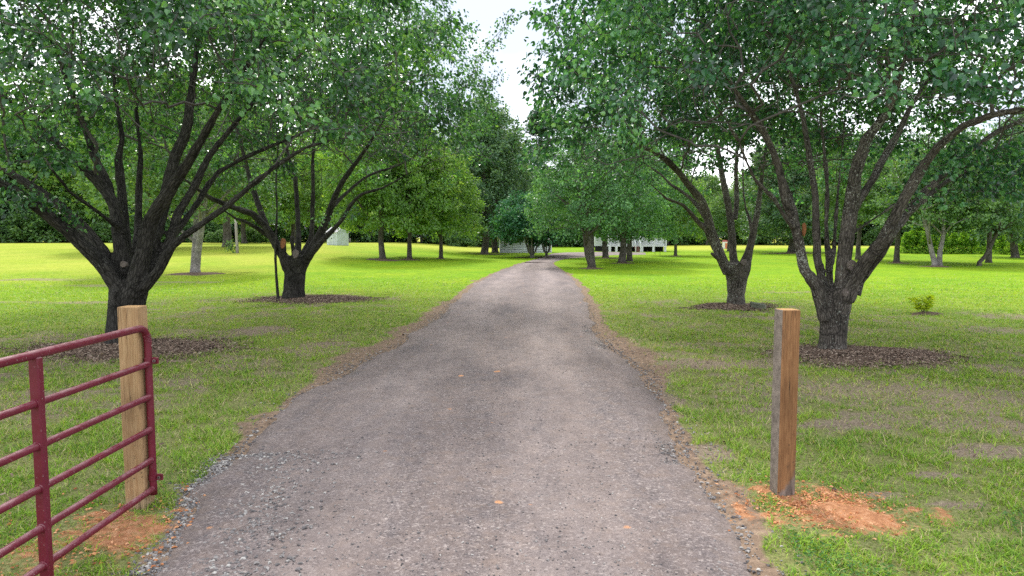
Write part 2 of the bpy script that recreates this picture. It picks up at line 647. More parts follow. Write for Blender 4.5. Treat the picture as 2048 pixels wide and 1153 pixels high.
clump = N.noise(2.1, 6, N.mapping(oc, (0.55, 1.5, 1)), 0.75)
lawn = N.mix(1.0, lawn, N.ramp(clump, [(0.32, (0.55, 0.66, 0.75)), (0.5, (1.0, 1.0, 1.0)), (0.68, (1.38, 1.18, 1.1))]), 'MULTIPLY')
lawn = N.mix(N.attr('sward'), thatch, lawn)
col = N.mix(N.attr('dry'), lawn, hay)
soilc = N.ramp(N.noise(24, 6, oc, 0.7), [(0.3, (0.12, 0.088, 0.066)), (0.55, (0.27, 0.205, 0.155)), (0.75, (0.42, 0.34, 0.265))])
sm = N.ramp(N.math('ADD', N.attr('soil'), N.math('MULTIPLY', N.math('SUBTRACT', N.noise(30, 6, oc, 0.8), 0.5), 2.0)), [(0.42, 0.0), (0.72, 0.92)])
col = N.mix(sm, col, soilc)
vcol = N.ramp(N.noise(11, 6, oc, 0.7), [(0.3, (0.10, 0.068, 0.052)), (0.52, (0.245, 0.168, 0.122)), (0.72, (0.39, 0.28, 0.205))])
vm = N.ramp(N.math('ADD', N.attr('verge'), N.math('MULTIPLY', N.math('SUBTRACT', N.noise(13, 5, oc, 0.7), 0.5), 1.1)), [(0.4, 0.0), (0.75, 0.95)])
col = N.mix(vm, col, vcol)
clayc = N.ramp(N.noise(17, 6, oc, 0.75), [(0.28, (0.22, 0.095, 0.05)), (0.5, (0.42, 0.195, 0.095)), (0.72, (0.60, 0.35, 0.21))])
cm = N.ramp(N.math('ADD', N.attr('clay'), N.math('MULTIPLY', N.math('SUBTRACT', N.noise(10, 6, oc, 0.7), 0.5), 1.2)), [(0.42, 0.0), (0.62, 1.0)])
col = N.mix(cm, col, clayc)
nrm = N.bump(N.math('ADD', fine, N.noise(90, 3, oc)), 0.6, 0.03)
nt.links.new(N.principled(col, 0.95, 0.08, nrm), out.inputs['Surface'])
M_GROUND = m
g_me = mesh_np('ground', np.stack([xf, yf, zf], 1), [gq], M_GROUND, {'verge': verge, 'clay': clay, 'soil': soil, 'dry': dry, 'sward': sward}, True)
tag(link('ground', g_me), kind='structure')

# ------------------------------------------------------------------ gravel driveway
m, nt, out = new_mat('gravel_drive')
N = NT(nt)
oc = N.coord('Object')
lat, lon = N.attr('lat'), N.attr('lon')
cell = N.voro(62, oc, 'Color')
sep = nt.nodes.new('ShaderNodeSeparateColor')
nt.links.new(cell, sep.inputs[0])
stone = N.ramp(sep.outputs[0], [(0.0, (0.040, 0.037, 0.040)), (0.55, (0.125, 0.112, 0.116)), (0.84, (0.21, 0.19, 0.188)), (0.93, (0.32, 0.30, 0.29)), (1.0, (0.48, 0.45, 0.42))])
cell2 = N.voro(150, oc, 'Color')
stone2 = N.ramp(cell2, [(0.1, (0.075, 0.068, 0.072)), (0.6, (0.15, 0.136, 0.138)), (0.95, (0.33, 0.30, 0.285))])
col = N.mix(0.45, stone, stone2)
dust = N.math('ADD', N.math('MULTIPLY', N.noise(1.0, 6, N.mapping(oc, (2.2, 0.45, 1)), 0.68), 0.6), N.math('MULTIPLY', N.noise(7.0, 6, oc, 0.75), 0.4))
col = N.mix(N.ramp(dust, [(0.38, 0.0), (0.62, 0.52)]), col, (0.262, 0.213, 0.185))
clod = N.noise(5.5, 6, oc, 0.72)
col = N.mix(N.ramp(clod, [(0.50, 0.0), (0.70, 0.55)]), col, (0.20, 0.155, 0.125))
trk = N.ramp(lat, [(0.0, 0.4), (0.14, 0.0), (0.24, 0.65), (0.33, 0.55), (0.42, 0.05), (0.56, 0.05), (0.64, 0.70), (0.74, 0.60), (0.83, 0.0), (1.0, 0.3)])
far_ = N.ramp(N.math('DIVIDE', lon, 60.0), [(0.06, 0.55), (0.12, 0.55), (0.30, 0.8), (0.6, 1.0)])
trk = N.mix(1.0, trk, far_, 'MULTIPLY')
col = N.mix(N.math('MULTIPLY', trk, N.ramp(N.noise(2.2, 4, N.mapping(oc, (2.2, 0.5, 1))), [(0.3, 0.3), (0.7, 1.0)])), col, (0.31, 0.272, 0.256))
dark = N.math('ADD', N.math('MULTIPLY', N.noise(0.8, 6, N.mapping(oc, (1.5, 0.55, 1)), 0.7), 0.6), N.math('MULTIPLY', N.noise(4.0, 6, oc, 0.75), 0.4))
col = N.mix(1.0, col, N.ramp(dark, [(0.33, (0.74, 0.69, 0.695)), (0.62, (1.24, 1.155, 1.13))]), 'MULTIPLY')
spots = N.ramp(N.noise(3.1, 2, oc), [(0.735, 0.0), (0.76, 0.9)])
col = N.mix(spots, col, (0.55, 0.27, 0.13))
edge = N.ramp(N.math('ADD', N.math('ABSOLUTE', N.math('SUBTRACT', lat, 0.5)), N.math('MULTIPLY', N.math('SUBTRACT', N.noise(2.4, 5, oc, 0.7), 0.5), 0.22)),
              [(0.41, 0.0), (0.5, 0.85)])
col = N.mix(edge, col, N.ramp(N.noise(14, 5, oc, 0.7), [(0.3, (0.085, 0.068, 0.06)), (0.55, (0.17, 0.13, 0.105)), (0.75, (0.30, 0.23, 0.18))]))
hgt = N.math('ADD', N.voro(62, oc, 'Distance'), N.math('MULTIPLY', N.voro(150, oc, 'Distance'), 0.6))
hgt = N.math('ADD', hgt, N.math('MULTIPLY', clod, 3.0))
nrm = N.bump(hgt, 0.6, 0.014)
nt.links.new(N.principled(col, 0.88, 0.22, nrm), out.inputs['Surface'])
M_DRIVE = m


def strip(ys, xl, xr, ncross, zlift, name, mat):
    rows = len(ys)
    s = np.linspace(0, 1, ncross)
    X = xl[:, None] * (1 - s) + xr[:, None] * s
    Y = np.repeat(ys[:, None], ncross, 1)
    pp = np.stack([X.ravel(), Y.ravel()], 1)
    q = np.abs(s * 2 - 1)
    prof = 0.035 * (1 - q ** 5) - 0.055 * q ** 8
    z = terrain(X, Y) + prof[None, :] + zlift + ((fbm(pp * np.array([2.4, 0.7]), 41, 3) - 0.5) * 0.035 + (fbm(pp * 8, 44, 2) - 0.5) * 0.012).reshape(X.shape)
    v = np.stack([X, Y, z], -1).reshape(-1, 3)
    i2 = np.arange(rows * ncross).reshape(rows, ncross)
    q4 = np.stack([i2[:-1, :-1], i2[:-1, 1:], i2[1:, 1:], i2[1:, :-1]], -1).reshape(-1, 4)
    me = mesh_np(name, v, [q4], mat, {'lat': np.tile(s, rows), 'lon': np.repeat(ys, ncross)}, True)
    return link(name, me)


ys = [-8.0]
while ys[-1] < 52:
    ys.append(ys[-1] + max(0.09, 0.02 * abs(ys[-1])))
ys = np.array(ys)
jl = (fbm(np.stack([ys * 1.1, ys * 0], 1), 51, 4) - 0.5) * 0.55
jr = (fbm(np.stack([ys * 1.1, ys * 0 + 9], 1), 52, 4) - 0.5) * 0.55
fade = sstep(55, 30, ys)
tag(strip(ys, x_left(ys) - 0.12 + jl * fade, x_right(ys) + 0.12 + jr * fade, 36, 0.0, 'driveway', M_DRIVE), kind='structure')


def poly_sheet(name, loop_px, lift, mat):
    """Far end of the drive, where it swings right to the house: a sheet over the terrain."""
    pts = np.array([G(*p) for p in loop_px])
    half = len(pts) // 2
    a, b = pts[:half], pts[half:][::-1]
    t = np.linspace(0, 1, half)
    tt = np.linspace(0, 1, 60)
    A = np.stack([np.interp(tt, t, a[:, k]) for k in range(2)], 1)
    B = np.stack([np.interp(tt, t, b[:, k]) for k in range(2)], 1)
    s = np.linspace(0, 1, 12)
    XY = A[:, None, :] * (1 - s)[None, :, None] + B[:, None, :] * s[None, :, None]
    q = np.abs(s * 2 - 1)
    z = terrain(XY[..., 0], XY[..., 1]) + (0.05 * (1 - q ** 4) - 0.03)[None, :] + lift
    v = np.concatenate([XY, z[..., None]], -1).reshape(-1, 3)
    i2 = np.arange(60 * 12).reshape(60, 12)
    q4 = np.stack([i2[:-1, :-1], i2[:-1, 1:], i2[1:, 1:], i2[1:, :-1]], -1).reshape(-1, 4)
    me = mesh_np(name, v, [q4], mat, {'lat': np.tile(s * 0.8 + 0.1, 60), 'lon': v[:, 1]}, True)
    return link(name, me)


tag(poly_sheet('driveway_bend', [(1046, 525), (1073, 518), (1090, 512), (1104, 507), (1130, 505), (1215, 504), (1290, 505.5),
                                 (1292, 510), (1225, 511), (1178, 515), (1150, 517), (1128, 519.5), (1112, 524), (1106, 527)], 0.02, M_DRIVE), kind='structure')

# ------------------------------------------------------------------ trees: branching
class Skel:
    def __init__(self):
        self.pos, self.par, self.plen, self.spec, self.limb = [], [], [], [], []

    def add(self, p, par, spec=0.0, limb=False):
        i = len(self.pos)
        self.pos.append(np.asarray(p, float))
        self.par.append(par)
        self.plen.append(0.0 if par < 0 else self.plen[par] + float(np.linalg.norm(self.pos[par] - self.pos[i])))
        self.spec.append(spec)
        self.limb.append(limb)
        return i


def smooth_poly(pts, step=0.3):
    """Catmull-Rom through pts (N,4: xyz + radius), resampled."""
    pts = np.asarray(pts, float)
    ext = np.vstack([2 * pts[0] - pts[1], pts, 2 * pts[-1] - pts[-2]])
    res = []
    for i in range(1, len(ext) - 2):
        p0, p1, p2, p3 = ext[i - 1:i + 3]
        k = max(1, int(np.linalg.norm(p2[:3] - p1[:3]) / step))
        for j in range(k):
            t = j / k
            res.append(0.5 * ((2 * p1) + (-p0 + p2) * t + (2 * p0 - 5 * p1 + 4 * p2 - p3) * t * t + (-p0 + 3 * p1 - 3 * p2 + p3) * t ** 3))
    res.append(ext[-2])
    res = np.array(res)
    res[:, 3] = np.maximum(res[:, 3], 0.004)
    return res


def grow(sk, att, bf=0.25, step=0.35, rs=RS, bow=0.10):
    """Joins every attractor to the nearest part of the tree, weighing the path back to the root. Returns the tip node of each."""
    n = len(att)
    best = np.full(n, 1e9)
    bi = np.zeros(n, int)
    tip = np.zeros(n, int)
    todo = np.ones(n, bool)

    def upd(ids):
        for s0 in range(0, len(ids), 64):
            idc = ids[s0:s0 + 64]
            p = np.array([sk.pos[i] for i in idc])
            pl = np.array([sk.plen[i] for i in idc])
            d = np.linalg.norm(att[:, None, :] - p[None], axis=2)
            dz = np.maximum(p[None, :, 2] - att[:, None, 2], 0) * 0.5
            c = d + bf * pl[None] + dz
            j = np.argmin(c, 1)
            cm = c[np.arange(n), j]
            imp = cm < best
            best[imp] = cm[imp]
            bi[imp] = np.array(idc)[j[imp]]

    upd([i for i in range(len(sk.pos)) if sk.limb[i] or sk.par[i] >= 0])
    for it in range(n):
        k = int(np.argmin(np.where(todo, best, 1e12)))
        todo[k] = False
        a, src = att[k], bi[k]
        p0 = sk.pos[src]
        L = np.linalg.norm(a - p0)
        if sk.par[src] >= 0:
            d0 = p0 - sk.pos[sk.par[src]]
            d0 = d0 / max(np.linalg.norm(d0), 1e-6)
        else:
            d0 = UP
        c = p0 * 0.5 + a * 0.5 + d0 * L * 0.18 + np.array([0, 0, bow * L]) + rs.normal(0, 0.05 * L, 3)
        ns = max(1, int(math.ceil(L / step)))
        prev = src
        ids = []
        for j in range(1, ns + 1):
            t = j / ns
            q = (1 - t) ** 2 * p0 + 2 * t * (1 - t) * c + t * t * a
            if j < ns:
                q = q + rs.normal(0, 0.03, 3)
            prev = sk.add(q, prev)
            ids.append(prev)
        tip[k] = prev
        upd(ids)
    return tip


def radii(sk, r0, expo=2.2):
    n = len(sk.pos)
    acc = np.zeros(n)
    ch = np.zeros(n, int)
    r = np.zeros(n)
    for i in range(n - 1, -1, -1):
        base = acc[i] if acc[i] > 0 else r0 ** expo
        r[i] = base ** (1 / expo)
        if sk.par[i] >= 0:
            acc[sk.par[i]] += base
            ch[sk.par[i]] += 1
    return r, ch


def chains(sk, only=None):
    n = len(sk.pos)
    kids = [[] for _ in range(n)]
    for i in range(n):
        if sk.par[i] >= 0:
            kids[sk.par[i]].append(i)
    return kids


def branch_mesh(sk, r, name, mat, skip_limb=True, thin=0.006, sides=(3, 4, 6), taper_cap=None):
    kids = chains(sk)
    mb = MB()
    n = len(sk.pos)
    started = np.zeros(n, bool)
    for i in range(n):
        if skip_limb and sk.limb[i]:
            continue
        p = sk.par[i]
        if p < 0:
            continue
        # i starts a chain when its parent is a limb or i is not the thickest child
        ks = [k for k in kids[p] if not (skip_limb and sk.limb[k])]
        main = max(ks, key=lambda k: r[k])
        par_limb = skip_limb and sk.limb[p]
        if not par_limb and sk.par[p] >= 0 and i == main:
            continue
        if not par_limb and sk.par[p] < 0 and started[p] and i == main:
            continue
        ch = [p, i]
        cur = i
        while True:
            k2 = [k for k in kids[cur] if not (skip_limb and sk.limb[k])]
            if not k2:
                break
            cur = max(k2, key=lambda k: r[k])
            ch.append(cur)
        pts = np.array([sk.pos[k] for k in ch])
        rr = np.array([r[ch[1]]] + [r[k] for k in ch[1:]])
        rr = np.minimum.accumulate(np.maximum(rr, thin))
        big = rr.max()
        ns = sides[0] if big < 0.012 else sides[1] if big < 0.035 else sides[2]
        mb.tube(pts, rr, ns, caps=False)
    return mb


def leaves_mesh(name, pos, tipdir, nrm, size, mats, rnd, heart=True, rs=RS, aspect=0.42):
    n = len(pos)
    t = tipdir / np.maximum(np.linalg.norm(tipdir, axis=1, keepdims=True), 1e-6)
    nn = nrm - t * np.sum(nrm * t, 1, keepdims=True)
    nn /= np.maximum(np.linalg.norm(nn, axis=1, keepdims=True), 1e-6)
    b = np.cross(nn, t)
    L = size[:, None]
    fold = (0.08 + 0.12 * rs.rand(n))[:, None] * L
    droop = (0.05 + 0.2 * rs.rand(n))[:, None] * L
    w = aspect * L
    if heart:
        V = np.stack([pos, pos + t * L * 0.22 - b * w + nn * fold, pos + t * L * 0.64 - b * w * 0.82 + nn * fold * 0.6, pos + t * L - nn * droop,
                      pos + t * L * 0.64 + b * w * 0.82 + nn * fold * 0.6, pos + t * L * 0.22 + b * w + nn * fold], 1)
        base = np.arange(n)[:, None] * 6
        F = [np.concatenate([base + np.array([0, 3, 2, 1]), base + np.array([0, 5, 4, 3])])]
        k = 6
    else:
        V = np.stack([pos, pos + t * L * 0.45 - b * w + nn * fold, pos + t * L - nn * droop, pos + t * L * 0.45 + b * w + nn * fold], 1)
        base = np.arange(n)[:, None] * 4
        F = [np.concatenate([base + np.array([0, 2, 1]), base + np.array([0, 3, 2])])]
        k = 4
    return mesh_np(name, V.reshape(-1, 3), F, mats, {'rnd': np.repeat(rnd, k)}, False)


def cluster_leaves(cent, cdir, per, spread, size, ctr, rs, tint, up_bias=0.40, out_bias=0.85, jit=0.9, droop=0.65, flat=0.6):
    """Leaves around the twig ends: cent (K,3), per (K,) counts."""
    idx = np.repeat(np.arange(len(cent)), per)
    n = len(idx)
    off = rs.normal(0, 1, (n, 3))
    off /= np.maximum(np.linalg.norm(off, axis=1, keepdims=True), 1e-6)
    off *= (rs.rand(n, 1) ** 0.5)
    off[:, 2] *= flat
    sp = spread[idx][:, None] if hasattr(spread, '__len__') else spread
    along = (rs.rand(n, 1) - 0.6) * 1.3
    pos = cent[idx] + off * sp + cdir[idx] * along * sp
    outw = pos - ctr
    outw[:, 2] *= 0.5
    outw /= np.maximum(np.linalg.norm(outw, axis=1, keepdims=True), 1e-6)
    tipd = off * 0.7 + outw * 0.5 + rs.normal(0, 0.5, (n, 3)) - UP * droop
    lean = rs.normal(0, 0.45, (len(cent), 3))[idx]
    nrm = outw * out_bias + UP * up_bias + lean + rs.normal(0, 1, (n, 3)) * jit * 0.45
    sz = (size[idx] if hasattr(size, '__len__') else size) * (0.55 + 0.75 * rs.rand(n))
    rnd = np.clip(0.43 + tint[idx] + rs.normal(0, 0.25, n), 0, 0.965)
    return pos, tipd, nrm, sz, rnd


def fuse_trunk(limbs, name, mat, voxel, bark_noise=0.02, seed=0):
    """All the limbs joined into one skin of wood, with the bark's own coordinates along each limb."""
    mb = MB()
    cpos, cu, cw, cd, cs = [], [], [], [], []
    off = 0.0
    for L in limbs:
        pts, rad = L[:, :3], L[:, 3]
        wob = 1 + 0.10 * (fbm(pts * 2.2, seed + 3, 2) - 0.5) * 2
        v, us, ws, dd = tube_rings(pts, rad * wob, 10, True)
        k, n = len(pts), 10
        ph = RS.rand() * 6
        ring = np.arange(n) * 2 * math.pi / n
        v = v.reshape(k, n, 3)
        bulge = 1 + 0.09 * np.sin(ring * 2 + ph)[None, :] + 0.06 * np.sin(ring * 3 + ph * 2 + np.arange(k)[:, None] * 0.15)
        v = pts[:, None, :] + (v - pts[:, None, :]) * bulge[..., None]
        q = [(r * n + j, r * n + (j + 1) % n, r * n + n + (j + 1) % n, r * n + n + j) for r in range(k - 1) for j in range(n)]
        t = [(0, j + 1, j) for j in range(1, n - 1)] + [((k - 1) * n, (k - 1) * n + j, (k - 1) * n + j + 1) for j in range(1, n - 1)]
        mb.add(v.reshape(-1, 3), q, t)
        s = np.concatenate([[0], np.cumsum(np.linalg.norm(np.diff(pts, axis=0), axis=1))]) + off
        cpos.append(pts)
        cu.append(us)
        cw.append(ws)
        cd.append(dd)
        cs.append(s)
        off += 37.3
    o = mb.build(name, mat)
    md = o.modifiers.new('fuse', 'REMESH')
    md.mode = 'VOXEL'
    md.voxel_size = voxel
    md2 = o.modifiers.new('relax', 'SMOOTH')
    md2.factor = 0.5
    md2.iterations = 3
    dg = bpy.context.evaluated_depsgraph_get()
    ev = o.evaluated_get(dg)
    me = bpy.data.meshes.new_from_object(ev)
    o.modifiers.clear()
    old = o.data
    o.data = me
    bpy.data.meshes.remove(old)
    nv = len(me.vertices)
    co = np.zeros(nv * 3, np.float32)
    me.vertices.foreach_get('co', co)
    co = co.reshape(-1, 3).astype(float)
    nr = np.zeros(nv * 3, np.float32)
    me.vertex_normals.foreach_get('vector', nr)
    nr = nr.reshape(-1, 3)
    cpos, cu, cw, cd, cs = map(np.concatenate, (cpos, cu, cw, cd, cs))
    kd = KDTree(len(cpos))
    for i, p in enumerate(cpos):
        kd.insert(p, i)
    kd.balance()
    near = np.array([kd.find(p)[1] for p in co])
    rel = co - cpos[near]
    al = np.sum(rel * cd[near], 1)
    bk = np.stack([np.sum(rel * cu[near], 1), np.sum(rel * cw[near], 1), (cs[near] + al) * 0.22], 1)
    h = fbm(bk * 16, seed, 3) - 0.5
    h2 = fbm(co * 3.0, seed + 5, 3) - 0.5
    co2 = co + nr * (h * bark_noise * 1.6 + h2 * bark_noise * 2.0)[:, None]
    me.vertices.foreach_set('co', co2.astype(np.float32).ravel())
    at = me.attributes.new('bark', 'FLOAT_VECTOR', 'POINT')
    at.data.foreach_set('vector', bk.astype(np.float32).ravel())
    me.polygons.foreach_set('use_smooth', np.ones(len(me.polygons), bool))
    if not me.materials:
        me.materials.append(mat)
    me.update()
    return o


def dome_points(n, ctr, rh, zrim, ztop, hollow, rs, seed, gap=0.42, ry=None, qpow=0.6):
    """Twig ends spread through a spreading crown that is open underneath."""
    out = []
    ry = ry or rh
    while len(out) < n:
        k = 4000
        q = rs.rand(k) ** qpow
        a = rs.rand(k) * 2 * math.pi
        edge = 1 + 0.16 * (vnoise(np.stack([np.cos(a) * 2.3 + 7, np.sin(a) * 2.3 + 3], 1), seed) - 0.5) * 2
        x, y = np.cos(a) * q * rh * edge, np.sin(a) * q * ry * edge
        zc = zrim + (ztop - zrim) * 0.28
        top = zc + (ztop - zc) * np.sqrt(np.maximum(1 - q * q, 0))
        bot = zrim + hollow * (1 - q) ** 0.8 + 0.5 * (vnoise(np.stack([x, y], 1) * 0.8, seed + 2) - 0.5)
        u = rs.rand(k)
        u = np.where(rs.rand(k) < 0.6, u ** 0.55, u)
        z = bot + (np.maximum(top, bot + 0.3) - bot) * u
        p = np.stack([x, y, z], 1)
        keep = 0.6 * fbm(p * 0.62 + 11, seed + 4, 3) + 0.4 * fbm(p * 1.7 + 5, seed + 6, 2) > gap - 0.04 + 0.05 * rs.rand(k)
        out.extend(p[keep])
    return np.array(out[:n]) + np.array([ctr[0], ctr[1], 0.0])


def px_limb(base_y, rows, step=0.3, slim=1.0):
    """Rows (px, py, depth offset, width in px) of the photograph turned into points in space."""
    pts = []
    for px, py, dy, w in rows:
        p = P(px, py, base_y + dy)
        pts.append([p[0], p[1], p[2], 0.5 * w * slim / FPX * (base_y + dy)])
    return smooth_poly(pts, step)


def near_tree(name, label, base, rows, crown, leafm, barkm, seed, n_cl, per, n_bare, leaf, voxel, spread, heart=True, extra=None):
    rs = np.random.RandomState(seed)
    Y = base[1]
    limbs = [px_limb(Y, r, 0.3, 0.82 if i == 0 else 0.68) for i, r in enumerate(rows)]
    limbs[0][0, 2] = base[2] - 0.12
    # the trunk's foot flares into the ground
    root = empty(name, (float(base[0]), float(base[1]), float(base[2])))
    tag(root, label, 'tree', 'large pear trees lining the drive')
    sk = Skel()
    for li, L in enumerate(limbs):
        prev = -1
        if li > 0:
            d = np.array([np.linalg.norm(p - L[0, :3]) for p in sk.pos])
            prev = int(np.argmin(d))
        for p in L:
            prev = sk.add(p[:3], prev, p[3], True)
    att = dome_points(n_cl, base, crown['rh'], crown['zrim'], crown['ztop'], crown['hollow'], rs, seed, crown.get('gap', 0.42), crown.get('ry'))
    if extra is not None:
        att = np.vstack([att, extra])
    leafy = len(att)
    bare = dome_points(n_bare, base, crown['rh'] * 0.85, crown['zrim'] - 0.1, crown['zrim'] + 3.0, crown['hollow'] * 0.5, rs, seed + 50, 0.2)
    tip = grow(sk, np.vstack([att, bare]), 0.22, 0.38, rs)
    r, ch = radii(sk, 0.0042, 2.15)
    limb_spec = np.array(sk.spec)
    r = np.where(limb_spec > 0, limb_spec, np.minimum(r, 0.06))
    # a branch never starts thicker than the limb that bears it
    for i in range(len(sk.pos)):
        if not sk.limb[i] and sk.par[i] >= 0:
            r[i] = min(r[i], r[sk.par[i]] * 0.85 if sk.limb[sk.par[i]] else r[sk.par[i]])
    trunk = fuse_trunk(limbs, 'trunk', barkm, voxel, 0.018, seed)
    bmb = branch_mesh(sk, r, 'branches', M_TWIG, thin=0.0075)
    br = bmb.build('branches', M_TWIG, None, True)
    tag(br, kind='stuff')
    cd = np.array([sk.pos[t] - sk.pos[sk.par[t]] for t in tip[:leafy]])
    cd /= np.maximum(np.linalg.norm(cd, axis=1, keepdims=True), 1e-6)
    hi = att[:, 2] > crown['zbig']
    pern = np.where(hi, int(per * 0.5), per)
    pern = np.maximum(2, (pern * (0.6 + 0.8 * rs.rand(leafy))).astype(int))
    size = np.where(hi, leaf * 1.4, leaf)
    tint = (fbm(att * 0.7, seed + 9, 3) - 0.5) * 1.2 + rs.normal(0, 0.12, leafy)
    ctr = np.array([base[0], base[1], crown['zrim'] + 1.5])
    pos, td, nm, sz, rnd = cluster_leaves(att, cd, pern, spread, size, ctr, rs, tint)
    lm = leaves_mesh('crown', pos, td, nm, sz, leafm, rnd, heart, rs, 0.40)
    cr = link('crown', lm)
    tag(cr, kind='stuff')
    for o in (trunk, br, cr):
        o.parent = root
        o.matrix_parent_inverse = Matrix.Translation(-root.location)
    return root


def world_child(o, root):
    o.parent = root
    o.matrix_parent_inverse = (Matrix.Translation(root.location) @ Matrix.Rotation(root.rotation_euler.z, 4, 'Z')).inverted()
    return o


T1 = [
    [(255, 712, 0, 112), (254, 690, 0, 94), (253, 660, 0, 82), (253, 620, 0, 78), (257, 585, 0, 84), (262, 560, 0, 70)],
    [(250, 600, 0, 52), (215, 540, -.2, 46), (165, 490, -.5, 40), (90, 425, -1, 34), (20, 378, -1.5, 30), (-60, 335, -2, 26), (-170, 270, -2.4, 16)],
    [(247, 580, .1, 44), (205, 505, .2, 38), (160, 450, .3, 33), (110, 405, .4, 28), (60, 372, .5, 24), (-10, 325, .6, 19), (-110, 250, .7, 12)],
    [(256, 575, .2, 50), (240, 480, .3, 42), (229, 410, .4, 36), (190, 358, .4, 31), (146, 316, .3, 28), (104, 280, .2, 24), (60, 236, .1, 20), (-20, 170, 0, 13), (-70, 110, 0, 8)],
    [(236, 450, .4, 28), (216, 371, .7, 24), (187, 311, 1.0, 21), (169, 254, 1.2, 19), (146, 197, 1.4, 16), (125, 140, 1.6, 12), (100, 60, 1.8, 8)],
    [(258, 560, .5, 40), (250, 470, .8, 32), (242, 371, 1.1, 27), (236, 320, 1.2, 23), (245, 280, 1.3, 18), (234, 215, 1.5, 14), (225, 120, 1.7, 9)],
    [(264, 560, .4, 30), (276, 450, 1.4, 22), (278, 358, 1.8, 19), (281, 306, 2.0, 15), (273, 228, 2.3, 11), (270, 130, 2.6, 7)],
    [(266, 590, -.1, 54), (285, 510, -.2, 42), (302, 441, -.3, 38), (338, 384, -.5, 34), (375, 327, -.7, 29), (406, 275, -.9, 24), (437, 220, -1.1, 20), (490, 140, -1.5, 14), (540, 60, -1.8, 8)],
    [(272, 570, .2, 46), (310, 470, .3, 38), (335, 379, .5, 33), (349, 316, .6, 32), (369, 275, .7, 30), (377, 241, .7, 27), (385, 166, .8, 20), (398, 60, 1.0, 13), (400, -40, 1.1, 8)],
    [(280, 580, 0, 50), (312, 535, .2, 34), (340, 480, .4, 29), (354, 431, .6, 27), (390, 371, .8, 24), (416, 316, 1.0, 21), (455, 267, 1.1, 18), (486, 228, 1.2, 15), (560, 150, 1.4, 10), (640, 70, 1.6, 6)],
    [(290, 575, -.1, 36), (318, 540, -.3, 28), (347, 490, -.5, 24), (400, 450, -.8, 21), (449, 417, -1.0, 19), (502, 371, -1.3, 17), (546, 337, -1.5, 15), (612, 295, -1.8, 12), (656, 283, -2.0, 9), (730, 270, -2.3, 6)],
    [(345, 475, .5, 22), (378, 430, .9, 18), (400, 398, 1.2, 17), (437, 344, 1.6, 15), (480, 320, 1.9, 13), (537, 295, 2.3, 10), (600, 270, 2.7, 7)],
    [(236, 455, .2, 16), (190, 420, -.4, 13), (140, 385, -.9, 10), (105, 340, -1.3, 7)],
]
T2 = [
    [(587, 612, 0, 66), (587, 600, 0, 56), (588, 580, 0, 47), (589, 550, 0, 47), (590, 525, 0, 56), (590, 512, 0, 50)],
    [(578, 530, 0, 30), (556, 495, -.2, 26), (530, 452, -.4, 23), (505, 428, -.6, 20), (480, 420, -.8, 17), (424, 398, -1.3, 13), (370, 360, -1.8, 8)],
    [(572, 515, .1, 24), (544, 480, .2, 21), (527, 437, .3, 19), (510, 390, .5, 17), (502, 366, .6, 16), (490, 320, .8, 12), (470, 240, 1.1, 9), (450, 150, 1.4, 6)],
    [(545, 478, 0, 18), (522, 462, -.2, 14), (498, 447, -.6, 12), (471, 437, -1.0, 9), (440, 415, -1.5, 6)],
    [(592, 525, .3, 24), (597, 480, .5, 17), (593, 395, .8, 15), (588, 342, 1.0, 14), (576, 315, 1.2, 11), (565, 230, 1.6, 8), (560, 130, 2, 5)],
    [(606, 510, .2, 22), (622, 480, .4, 16), (626, 383, .4, 12), (626, 310, .5, 10), (640, 200, .7, 7), (650, 100, .9, 5)],
    [(604, 530, 0, 32), (626, 495, -.1, 27), (640, 470, -.2, 24), (656, 432, -.3, 21), (669, 395, -.4, 19), (688, 359, -.5, 16), (708, 332, -.6, 13), (750, 270, -.9, 9), (800, 180, -1.3, 5)],
    [(615, 515, -.1, 26), (644, 482, -.3, 18), (681, 444, -.6, 14), (700, 412, -.8, 13), (725, 388, -1.0, 11), (766, 376, -1.4, 8), (830, 340, -2.0, 5)],
    [(664, 415, -.3, 14), (676, 402, .1, 12), (725, 359, .6, 9), (761, 342, 1, 8), (803, 329, 1.5, 6), (880, 280, 2.2, 4)],
    [(574, 540, -.2, 26), (565, 515, -.32, 20), (566, 490, -.4, 18), (566, 478, -.42, 17)],
    [(595, 530, -.2, 20), (587, 505, -.3, 14), (584, 486, -.35, 12), (585, 473, -.36, 14)],
]
